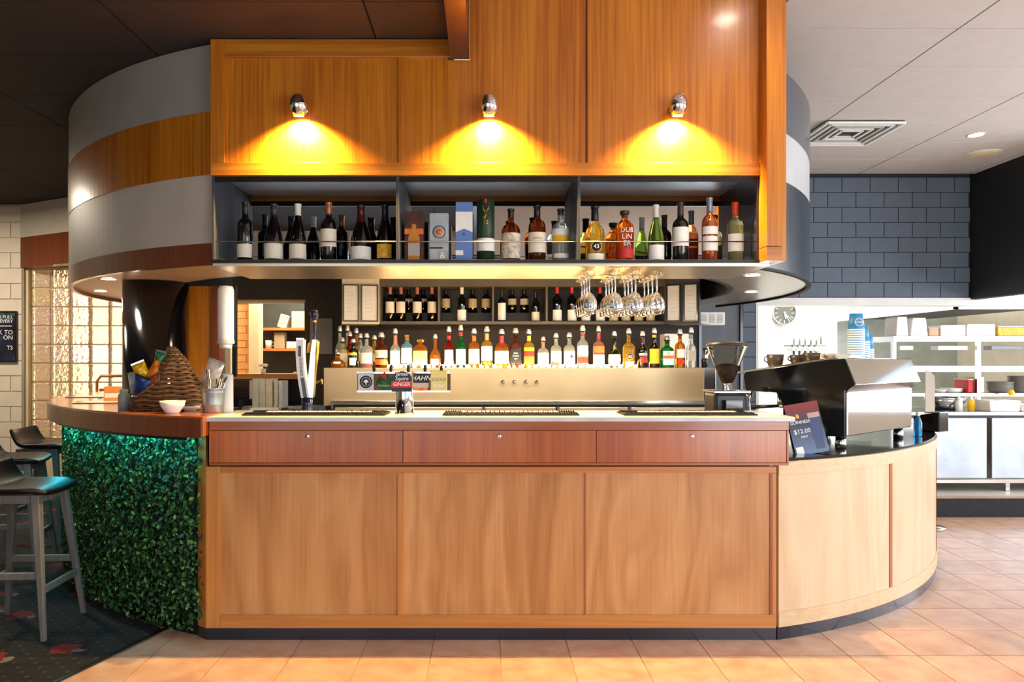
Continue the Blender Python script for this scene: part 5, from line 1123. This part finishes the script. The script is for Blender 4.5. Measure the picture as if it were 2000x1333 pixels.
pp = on_c(221, 786); t = thing('menu_holder', 'orange and cream folded menu card on the timber counter', 'menu card', pp, .3); MB().prism([(-.035, 0), (.035, 0), (.002, .10), (-.002, .10)], -.05, .05, 'X').build('card', mat('orange card', '#d98a3c', .5), t); MB().box(-.045, .045, -.034, -.03, .02, .05).build('print', M_label, t, rot=(radians(-18), 0, 0))
# ------------------------------------------------------------------ wooden chair behind the counter
t = thing('dining_chair', 'orange timber dining chair behind the curved counter', 'chair', (px(205, 6.9), 6.9, 0))
zt = pz(736, 6.9); M_orw = wood('orange timber', '#a85c20', '#cf8038', 'X', 40, .3, .3)
MB().tube([(-.18, .2, .45), (-.19, .22, zt - .05), (-.15, .22, zt), (.15, .22, zt), (.19, .22, zt - .05), (.18, .2, .45)], .014, 8).build('back_frame', M_orw, t); MB().box(-.16, .16, .205, .225, zt - .17, zt - .12).build('back_slat', M_orw, t); MB().box(-.21, .21, -.2, .21, .43, .46).build('seat', M_black, t, bevel=.01)
for sx_ in (-1, 1):
    for sy_ in (-1, 1): MB().tube([(sx_ * .18, sy_ * .18, 0.006), (sx_ * .18, sy_ * .18, .43)], .014, 8).build('leg', M_orw, t)
# ------------------------------------------------------------------ bar stools
M_legs = wood('grey washed timber', '#5f5a58', '#7a746f', 'Z', 50, .5, .05); M_seat = mat('black moulded seat', '#0a0a0c', .38)
def seat_mesh():
    n, m_ = 22, 18; vs = []; fs = []
    for i in range(n + 1):
        u = i / n; x = -.21 + .41 * u
        wd = .205 * (1 - .25 * max(0, (u - .7) / .3) ** 2) * (1 - .12 * max(0, (.25 - u) / .25))
        for j in range(m_ + 1):
            v = j / m_ * 2 - 1
            z = .012 * v * v + .12 * max(0, (.30 - u) / .30) ** 1.7 - .02 * max(0, (u - .8) / .2) ** 2
            xx = x + .05 * v * v * max(0, (.3 - u) / .3) * 1.0
            vs.append((xx, wd * v * (1 - .03 * abs(v)), z))
    for i in range(n):
        for j in range(m_): a = i * (m_ + 1) + j; fs.append((a, a + m_ + 1, a + m_ + 2, a + 1))
    return MB().add(vs, fs, True)
HS = .75
st = thing('bar_stool', 'nearest black and grey bar stool in front of the hedge panel', 'bar stool', (-2.42, 3.90, .006), radians(3), 'bar stools along the curved counter')
so = seat_mesh().build('seat', M_seat, st, loc=(0, 0, HS)); md = so.modifiers.new('solid', 'SOLIDIFY'); md.thickness = .028; md.offset = -1; md = so.modifiers.new('sub', 'SUBSURF'); md.levels = 1; md.render_levels = 1
LT, LBt = .13, .205
for sx_ in (-1, 1):
    for sy_ in (-1, 1):
        d = Vector((sx_ * (LBt - LT), sy_ * (LBt - LT), 0)); m_ = MB(); v0 = Vector((sx_ * LBt, sy_ * LBt, 0)); v1 = Vector((sx_ * LT, sy_ * LT, HS - .03)); a, c = .012, .021
        m_.add([v0 + Vector((dx * a, dy * a, 0)) for dx, dy in ((-1, -1), (1, -1), (1, 1), (-1, 1))] + [v1 + Vector((dx * c, dy * c, 0)) for dx, dy in ((-1, -1), (1, -1), (1, 1), (-1, 1))], [(3, 2, 1, 0), (4, 5, 6, 7), (0, 1, 5, 4), (1, 2, 6, 5), (2, 3, 7, 6), (3, 0, 4, 7)]); m_.build('leg', M_legs, st, bevel=.004)
def lerp(f): return LBt + (LT - LBt) * f
for sy_ in (-1, 1):
    q_ = lerp(.42); MB().box(-q_, q_, sy_ * q_ - .010, sy_ * q_ + .010, HS * .40, HS * .40 + .035).build('stretcher', M_legs, st, bevel=.003)
    q_ = lerp(.94); MB().box(-q_, q_, sy_ * q_ - .012, sy_ * q_ + .012, HS - .075, HS - .032).build('apron', M_legs, st, bevel=.003)
for sx_ in (-1, 1):
    q_ = lerp(.32); MB().box(sx_ * q_ - .010, sx_ * q_ + .010, -q_, q_, HS * .30, HS * .30 + .035).build('stretcher', M_legs, st, bevel=.003)
    q_ = lerp(.94); MB().box(sx_ * q_ - .012, sx_ * q_ + .012, -q_, q_, HS - .075, HS - .032).build('apron', M_legs, st, bevel=.003)
copytree(st, (-3.17, 4.98, .006), radians(14), 'middle bar stool, partly cut by the left edge of the picture')
copytree(st, (-3.44, 5.82, .006), radians(4), 'farthest bar stool, half hidden behind the hedge panel')
# ------------------------------------------------------------------ poster on the white brick wall
Yq = 7.80; t = thing('poster', 'dark blue printed poster in black frame on the white brick wall', 'poster', (px(-20, Yq), Yq + .01, pz(708, Yq)))
w = (px(33, Yq) - px(-73, Yq)) / 2; h = pz(608, Yq) - pz(708, Yq)
m, nt, b = newmat('poster print'); L = nt.links.new; tc = nn(nt, 'ShaderNodeTexCoord'); no = nn(nt, 'ShaderNodeTexNoise'); no.inputs['Scale'].default_value = 5; L(tc.outputs['Object'], no.inputs['Vector'])
r = nn(nt, 'ShaderNodeValToRGB'); e = r.color_ramp.elements; e[0].color = lin('#0b0e1e'); e[1].color = lin('#4c6650'); e[0].position = .42; e[1].position = .75; e2 = e.new(.58); e2.color = lin('#1a2140'); L(no.outputs['Fac'], r.inputs['Fac']); L(r.outputs['Color'], b.inputs['Base Color']); b.inputs['Roughness'].default_value = .3
MB().box(-w + .015, w - .015, -.012, -.004, .015, h - .015).build('sheet', m, t)
for a in ((-w, w, 0, .015), (-w, w, h - .015, h), (-w, -w + .015, .015, h - .015), (w - .015, w, .015, h - .015)): MB().box(a[0], a[1], -.02, 0, a[2], a[3]).build('frame_bar', M_black, t)
for s, f, sz in (('OUR FULL', .88, .05), ('EVERY', .80, .05), ('BACK TO', .58, .065), ('ON', .48, .065), ('TS', .28, .06)): text(s, sz, M_wink, t, (w - .04, -.0125, h * f), align='RIGHT')
MB().box(-w * .6, w - .05, -.0128, -.012, h * .70, h * .715).build('rule', M_wink, t)
# ------------------------------------------------------------------ office behind the bar
sh = thing('office_shelves', 'two pale timber shelves on the dark green office wall', 'shelf', (px(555, 9.2), 9.3, pz(690, 9.2)))
for y in (643, 683): bx(px(508, 9.2), px(600, 9.2), 9.1, 9.4, pz(y, 9.2) - .02, pz(y, 9.2) + .012, 'shelf_board', M_oak_x, sh)
zs1, zs2 = pz(643, 9.2) + .013, pz(683, 9.2) + .013
def blk(x0, x1, yt, z, Y, m, nm, label, cat, tilt=0, d=.12):
    t = thing(nm, label, cat, (px((x0 + x1) / 2, Y), Y, z)); w = px(x1, Y) - px((x0 + x1) / 2, Y); h = pz(yt, Y) - z
    MB().box(-w, w, -d / 2, d / 2, 0, h).build('body', m, t, bevel=.004).rotation_euler = (0, tilt, 0)
    MB().box(-w * .7, w * .7, -d / 2 - .002, -d / 2, h * .15, h * .85).build('face', m if m is not M_wplastic else M_paper, t).rotation_euler = (0, tilt, 0)
    return t
blk(543, 561, 615, zs1, 9.2, M_ltgrey, 'folder', 'pale folder leaning on the upper office shelf', 'folder', .3); blk(572, 597, 609, zs1, 9.2, M_cream, 'file_box', 'cream file box on the upper office shelf', 'file box')
t = thing('mug', 'white mug on the lower office shelf', 'mug', (px(525, 9.2), 9.2, zs2)); MB().lathe([(0, 0), (.036, 0), (.042, .1), (.038, .1), (.033, .006), (0, .006)], seg=20).build('cup', M_wplastic, t); MB().tube([(.04, 0, .08), (.065, 0, .07), (.065, 0, .035), (.04, 0, .025)], .005, 6).build('handle', M_wplastic, t); blk(538, 558, 650, zs2, 9.2, mat('tan box', '#a59377', .6), 'storage_box', 'tan storage box on the lower office shelf', 'box'); blk(562, 594, 668, zs2, 9.2, M_wplastic, 'paper_pile', 'white paper pile on the lower office shelf', 'papers')
dk = thing('office_desk', 'timber desk ledge in the office opening', 'desk', (px(525, 7.4), 7.4, 0)); zd = pz(740, 7.4)
bx(px(436, 7.4), px(592, 7.4), 7.2, 7.54, zd, zd + .05, 'ledge', M_oak_x, dk); bx(px(436, 7.4), px(592, 7.4), 7.5, 7.54, 0, zd, 'front', M_black, dk)
Yo = 6.9; zo = .97; lb2 = tag(bx(px(430, 6.4), px(600, 6.4), 6.3, 7.15, zo - .03, zo, 'office_bench', M_dkgrey), 'dark low bench below the office opening', 'bench'); bx(px(430, 6.4), px(600, 6.4), 6.9, 7.15, .007, zo - .03, 'bench_leg', M_black, lb2)
t = thing('computer_monitor', 'small black computer monitor behind the paper roll', 'monitor', (px(468, 6.6), 6.6, zo), radians(-20)); MB().box(-.11, .11, 0, .03, .09, pz(743, 6.6) - zo).build('screen', M_gblack, t, bevel=.004); MB().box(-.02, .02, .01, .03, 0, .12).build('stand', M_black, t); MB().box(.108, .118, -.002, .032, .09, pz(743, 6.6) - zo).build('edge', M_ltgrey, t); MB().lathe([(.08, 0), (.08, .01), (.02, .014)], seg=20).build('base', M_black, t)
for k, (a, c, yt, mm, lb) in enumerate(((499, 511, 740, M_paper, 'white ring binder, leftmost of the row under the desk ledge'), (512, 524, 741, M_paper, 'white ring binder, second of the row under the desk ledge'), (525, 537, 740, M_label, 'cream ring binder, third of the row under the desk ledge'), (541, 548, 744, M_wplastic, 'slim white binder with black spine band'), (550, 557, 744, M_wplastic, 'slim white binder at the right of the binder row'))):
    blk(a, c, yt, zo, 6.75, mm, 'ring_binder', lb, 'binder', d=.2)
t = thing('noticeboard', 'grey noticeboard in black frame on the taupe wall', 'noticeboard', (px(627, 7.53), 7.545, pz(692, 7.53))); w = 22 * 7.53 / F; h = pz(622, 7.53) - pz(692, 7.53); MB().box(-w, w, -.012, 0, 0, h).build('board', M_grey, t)
for a in ((-w - .015, w + .015, -.015, 0), (-w - .015, w + .015, h, h + .015), (-w - .015, -w, 0, h), (w, w + .015, 0, h)): MB().box(a[0], a[1], -.02, 0, a[2], a[3]).build('frame_bar', F_brown, t)
t = thing('posy', 'white flower posy in a small pot on the desk ledge', 'flowers', (px(514, 7.35), 7.35, zd + .05)); MB().lathe([(.02, 0), (.03, .05)], seg=14).build('pot', M_wplastic, t)
for k in range(6): MB().lathe([(0, -.02), (.018, -.008), (.02, .004), (0, .016)], .03 * cos(k), .03 * sin(k), 8, z0=.085).build('bloom', M_wplastic, t)
blk(573, 581, 727, zd + .05, 7.35, M_wplastic, 'note_card', 'small white card on the right of the desk ledge', 'card', d=.02)
# ------------------------------------------------------------------ kitchen
M_kw = mat('white kitchen wall', '#efeee8', .5, var=.03)
struct(MB().box(2.7, 4.42, 9.5, 9.6, .0, 3.2).box(4.42, 4.5, 9.5, 11.8, 0, 3.2).build('wall_kitchen', M_kw, origin=(3.5, 9.5, 0)), 'white kitchen wall carrying the clock')
struct(bx(4.4, 8.0, 11.8, 11.9, 0, 3.2, 'wall_kitchen_far', mat('kitchen splashback', '#aab1ac', .35, .4)), 'grey green splashback wall at the back of the kitchen')
struct(bx(2.7, 8.0, 8.46, 12, 3.15, 3.2, 'ceiling_kitchen', M_kw), 'white kitchen ceiling')
stp = struct(MB().box(3.0, 7.49, 6.64, 12, -.01, .165).build('floor_step', mat('black step riser', '#15151a', .7, var=.5, vs=60), origin=(5, 6.7, 0)), 'raised black step in front of the kitchen bench')
bx(3.0, 7.49, 6.63, 6.70, .166, .178, 'nosing', mat('tan nosing', '#9c8068', .5), stp); bx(3.0, 7.49, 6.70, 12, .1655, .174, 'kitchen_floor', M_ltgrey, stp)
YC = 9.48; ck = thing('wall_clock', 'round grey wall clock on the white kitchen wall', 'clock', (px(1531, YC), YC, pz(612, YC))); R_ = 23 * YC / F
RX = Matrix.Rotation(pi / 2, 4, 'X')
MB().lathe([(R_, 0), (R_ * 1.04, .01), (R_ * 1.02, .03), (R_ * .95, .03), (R_ * .95, .018)], seg=36, cap=False).xf(RX).build('rim', M_ltgrey, ck); MB().prism([(R_ * .97 * cos(k * pi / 18), R_ * .97 * sin(k * pi / 18)) for k in range(36)], .004, .016).xf(RX).build('dial', mat('grey dial', '#4f4e47', .5), ck)
for k in range(12): MB().box(-.0025, .0025, -.019, -.016, R_ * .6, R_ * .86).build('hour_mark', M_wink, ck, rot=(0, k * pi / 6, 0))
for l, a, w_ in ((.5, radians(168), .006), (.75, radians(150), .004), (.8, radians(135), .002)): MB().box(-w_, w_, -.024, -.02, -.015, R_ * l).build('hand', M_wink, ck, rot=(0, a, 0))
MB().lathe([(.01, .018), (.01, .028), (0, .028)], seg=12).xf(RX).build('hub', M_wink, ck)
kr = thing('knife_rack', 'magnetic strip on the white kitchen wall holding knives', 'knife rack', (px(1572, 9.48), 9.49, pz(676, 9.48))); MB().box(-.27, .27, -.02, 0, -.015, .015).build('strip', M_steel, kr); MB().box(-.27, .27, -.022, -.02, -.004, .004).build('magnet', M_black, kr)
for k, x in enumerate((1550, 1561, 1572, 1583, 1594)):
    t = thing('kitchen_knife', 'kitchen knife on the magnetic strip, %s from the left' % od[k], 'knife', (px(x, 9.46), 9.455, pz(690, 9.46)), group='knives on the strip'); MB().box(-.012, .012, -.008, .008, -.08, .03).build('handle', M_black, t, bevel=.003); MB().prism([(-.014, .03), (.014, .03), (.014, .17), (-.004, .22), (-.014, .2)], -.001, .001, 'Y').build('blade', M_chrome, t)
t = thing('ladle', 'black handled ladle hanging at the right of the knives', 'ladle', (px(1603, 9.46), 9.455, pz(670, 9.46))); MB().tube([(0, 0, -.02), (0, 0, .09)], .008, 8).build('handle', M_black, t); MB().tube([(0, 0, -.02), (-.02, 0, -.08), (-.04, 0, -.1)], .004, 6).build('stem', M_steel, t); MB().lathe([(0, -.03), (.03, -.02), (.035, 0), (.032, 0), (0, -.026)], -.05, 0, 14, z0=-.1).build('cup', M_steel, t)
hd = thing('range_hood', 'long white and stainless extraction hood at the right of the kitchen', 'range hood', (5.8, 9, 1.98)); MB().box(5.36, 5.40, 8.47, 11.7, 1.98, 2.3).build('side_skirt', M_kw, hd, world=True); MB().box(5.36, 6.9, 8.47, 8.51, 1.98, 2.3).build('front_skirt', M_steel, hd, world=True); MB().box(5.36, 6.9, 8.47, 11.7, 2.3, 2.33).build('top', M_steel, hd, world=True); MB().box(5.40, 6.9, 8.52, 11.7, 2.03, 2.05).build('filter', M_dkgrey, hd, world=True)
# pass bench with gantry shelves
YP = 6.92; kb = thing('kitchen_bench', 'stainless kitchen pass bench with sliding doors', 'bench', (4.9, 7.2, .175))
K = lambda a, b, c, d, e, f, n, m, bev=.003: bx(a, b, c, d, e, f, n, m, kb, bev)
K(3.62, 6.6, YP, 7.75, .885, .92, 'bench_top', M_steel2); K(3.66, 6.56, YP + .05, 7.7, .29, .885, 'cabinet', M_dkgrey)
xg = px(1934, YP)
M_kd = mat('satin steel door', '#bccbd8', .35, .6); K(3.66, xg - .025, YP + .01, YP + .05, .30, .86, 'door', M_kd); K(xg + .025, 6.5, YP + .01, YP + .05, .30, .86, 'door', M_kd); K(xg - .025, xg + .025, YP + .02, YP + .05, .30, .86, 'door_gap', M_gblack); K(3.62, 6.6, YP - .01, YP + .04, .255, .29, 'plinth_rail', M_steel2)
for x in (3.8, px(1973, YP), 6.3): K(x - .02, x + .02, YP + .03, YP + .07, .176, .255, 'foot', M_steel2)
gn = thing('gantry_shelf', 'stainless gantry of three shelves above the kitchen bench', 'shelf', (4.9, 7.3, .92))
Gq = lambda a, b, c, d, e, f, n, m, bev=.002: bx(a, b, c, d, e, f, n, m, gn, bev)
YN = 7.2; xg0 = px(1745, YN)
for y0, y1, Y0, Y1 in ((657, 668, YN, 7.6), (715, 727, YN - .02, 7.6), (768, 775, YN, 7.6)): Gq(xg0, 6.4, Y0, Y1, pz(y1, YN), pz(y0, YN), 'shelf_board', M_steel2)
for x in (px(1915, YN), xg0 + .02, 6.35): Gq(x - .018, x + .018, YN + .02, YN + .056, .92, pz(658, YN), 'post', M_steel2)
for a, c in ((1752, 1778), (1826, 1884), (1930, 1990)): Gq(px(a, 7.35), px(c, 7.35), 7.3, 7.42, pz(684, 7.35), pz(676, 7.35), 'heat_lamp', M_wplastic if a < 1900 else M_gblack)
z1, z2, z3 = pz(657, YN), pz(715, YN), pz(768, YN)
def kbox(x0, x1, yt, z, m, label, nm='container', cat='container', Y=7.36, d=.22, taper=.9):
    t = thing(nm, label, cat, (px((x0 + x1) / 2, Y), Y, z)); w = (x1 - x0) / 2 * Y / F; h = pz(yt, Y) - z; a = w * taper
    MB().add([(-w, -d / 2, 0), (w, -d / 2, 0), (w, d / 2, 0), (-w, d / 2, 0), (-a, -d / 2, h), (a, -d / 2, h), (a, d / 2, h), (-a, d / 2, h)], [(3, 2, 1, 0), (4, 5, 6, 7), (0, 1, 5, 4), (1, 2, 6, 5), (2, 3, 7, 6), (3, 0, 4, 7)]).build('body', m, t, bevel=.008)
    MB().box(-a * .96, a * .96, -d / 2 - .003, d / 2 + .003, h, h + .008).build('lid', M_wplastic, t, bevel=.003)
kbox(1738, 1762, 622, z1, M_wplastic, 'tall white container beside the paper cups on the top gantry shelf', taper=.8); kbox(1766, 1800, 624, z1, M_wplastic, 'white takeaway container with sloping sides', taper=.75); kbox(1801, 1821, 643, z1, mat('tan carton', '#c8a182', .6), 'tan carton between white containers'); kbox(1824, 1872, 638, z1, M_wplastic, 'wide white tub on the top gantry shelf', taper=1); kbox(1874, 1930, 636, z1, M_white, 'white tub with folded bag at the post', taper=.97); kbox(1934, 1985, 640, z1, L_yel, 'yellow and green box of cling wrap on the top gantry shelf', taper=1); kbox(1988, 2030, 638, z1, mat('violet print box', '#6f6aa0', .5), 'violet printed box at the right edge of the picture', taper=1)
def plates(x, z, n, r, label, m, Y=7.36):
    t = thing('plate_stack', label, 'plates', (px(x, Y), Y, z)); me_ = None
    for k in range(n):
        if me_ is None: o = MB().lathe([(0, 0), (r * .6, 0), (r, .014), (r, .018), (r * .6, .005), (0, .005)], seg=28).build('plate', m, t); me_ = o.data
        else: o = share('plate', me_, (0, 0, 0), t)
        o.location = (0, 0, k * .011)
M_stone = mat('grey stoneware', '#8b857e', .45)
plates(1952, z3, 9, .12, 'stack of grey plates on the low gantry shelf', M_stone); plates(1995, z3, 14, .12, 'taller stack of grey plates at the right edge', M_stone); plates(1858, z3, 3, .1, 'short stack of white plates on the low gantry shelf', M_wplastic); plates(1835, z3, 2, .07, 'two small white saucers on the low gantry shelf', M_wplastic)
kbox(1893, 1908, 738, z3, M_label, 'cream carton beside the gantry post', taper=1); kbox(1876, 1888, 742, z3, L_red, 'red topped sauce carton on the low gantry shelf', taper=.9)
t = thing('mixing_bowl', 'stainless mixing bowl on the kitchen bench', 'bowl', (px(1852, 7.25), 7.3, .92)); MB().lathe([(0, 0), (.1, 0), (.17, .07), (.18, .11), (.172, .11), (.16, .07), (.095, .01), (0, .01)], seg=32).build('bowl', M_steel2, t); MB().lathe([(.18, .11), (.185, .115), (.18, .12), (.172, .115)], seg=32, cap=False).build('rim', M_chrome, t)
kbox(1914, 1970, 783, .92, M_wplastic, 'white rectangular tub on the kitchen bench', Y=7.1, d=.3, taper=1.08); kbox(1972, 2020, 790, .92, mat('pinkish tray', '#b8a9a4', .5), 'grey pink tray right of the white tub', Y=7.1, d=.3, taper=1.05)
for k, (x, lb) in enumerate(((1873, 'squeeze bottle left of the white tub on the bench'), (1897, 'yellow squeeze bottle next to the white tub'))):
    t = thing('squeeze_bottle', lb, 'bottle', (px(x, 7.1), 7.1, .92)); MB().lathe([(0, 0), (.03, 0), (.032, .08), (.02, .1)], seg=18).build('body', (M_wplastic, L_gyel)[k], t); MB().lathe([(.02, .1), (.012, .12), (.004, .15), (0, .15)], seg=14).build('nozzle', M_wplastic, t)
t = thing('lemon', 'yellow lemon on the pinkish tray', 'lemon', (px(1975, 7.1), 7.1, 1.06)); MB().lathe([(0, -.03), (.02, -.024), (.03, 0), (.02, .024), (0, .032)], seg=16, z0=.03).build('fruit', L_gyel, t); MB().lathe([(.005, .06), (0, .066)], seg=8).build('tip', L_green, t)

# clutter on the low bench and the jigger at the right end of the back bar
for k, (x, Y, rz, m_, lb) in enumerate(((500, 6.45, .3, F_grey, 'grey magazine lying on the dark bench'), (530, 6.5, -.2, M_black, 'black folder lying on the dark bench'), (520, 6.38, .1, M_wplastic, 'white closed book on the dark bench'))):
    t = thing('magazine', lb, 'magazine', (px(x, Y), Y, zo), rz); MB().box(-.12, .12, -.08, .08, 0, .012 + .012 * (k == 2)).build('cover', m_, t, bevel=.003); MB().box(-.117, .118, -.078, .078, .003, .0095 + .012 * (k == 2)).build('pages', M_paper, t)
t = thing('jigger', 'steel measuring jigger with dark grip at the right end of back bar', 'jigger', (px(1376, 5.72), 5.72, ZB)); MB().lathe([(0, 0), (.022, 0), (.024, .06), (.02, .07)], seg=18).build('grip', M_black, t); MB().lathe([(.02, .07), (.014, .085), (.03, .15), (.027, .15), (.01, .09)], seg=18, cap=False).xf(Matrix.Rotation(.12, 4, 'Y')).build('cup', M_chrome, t)
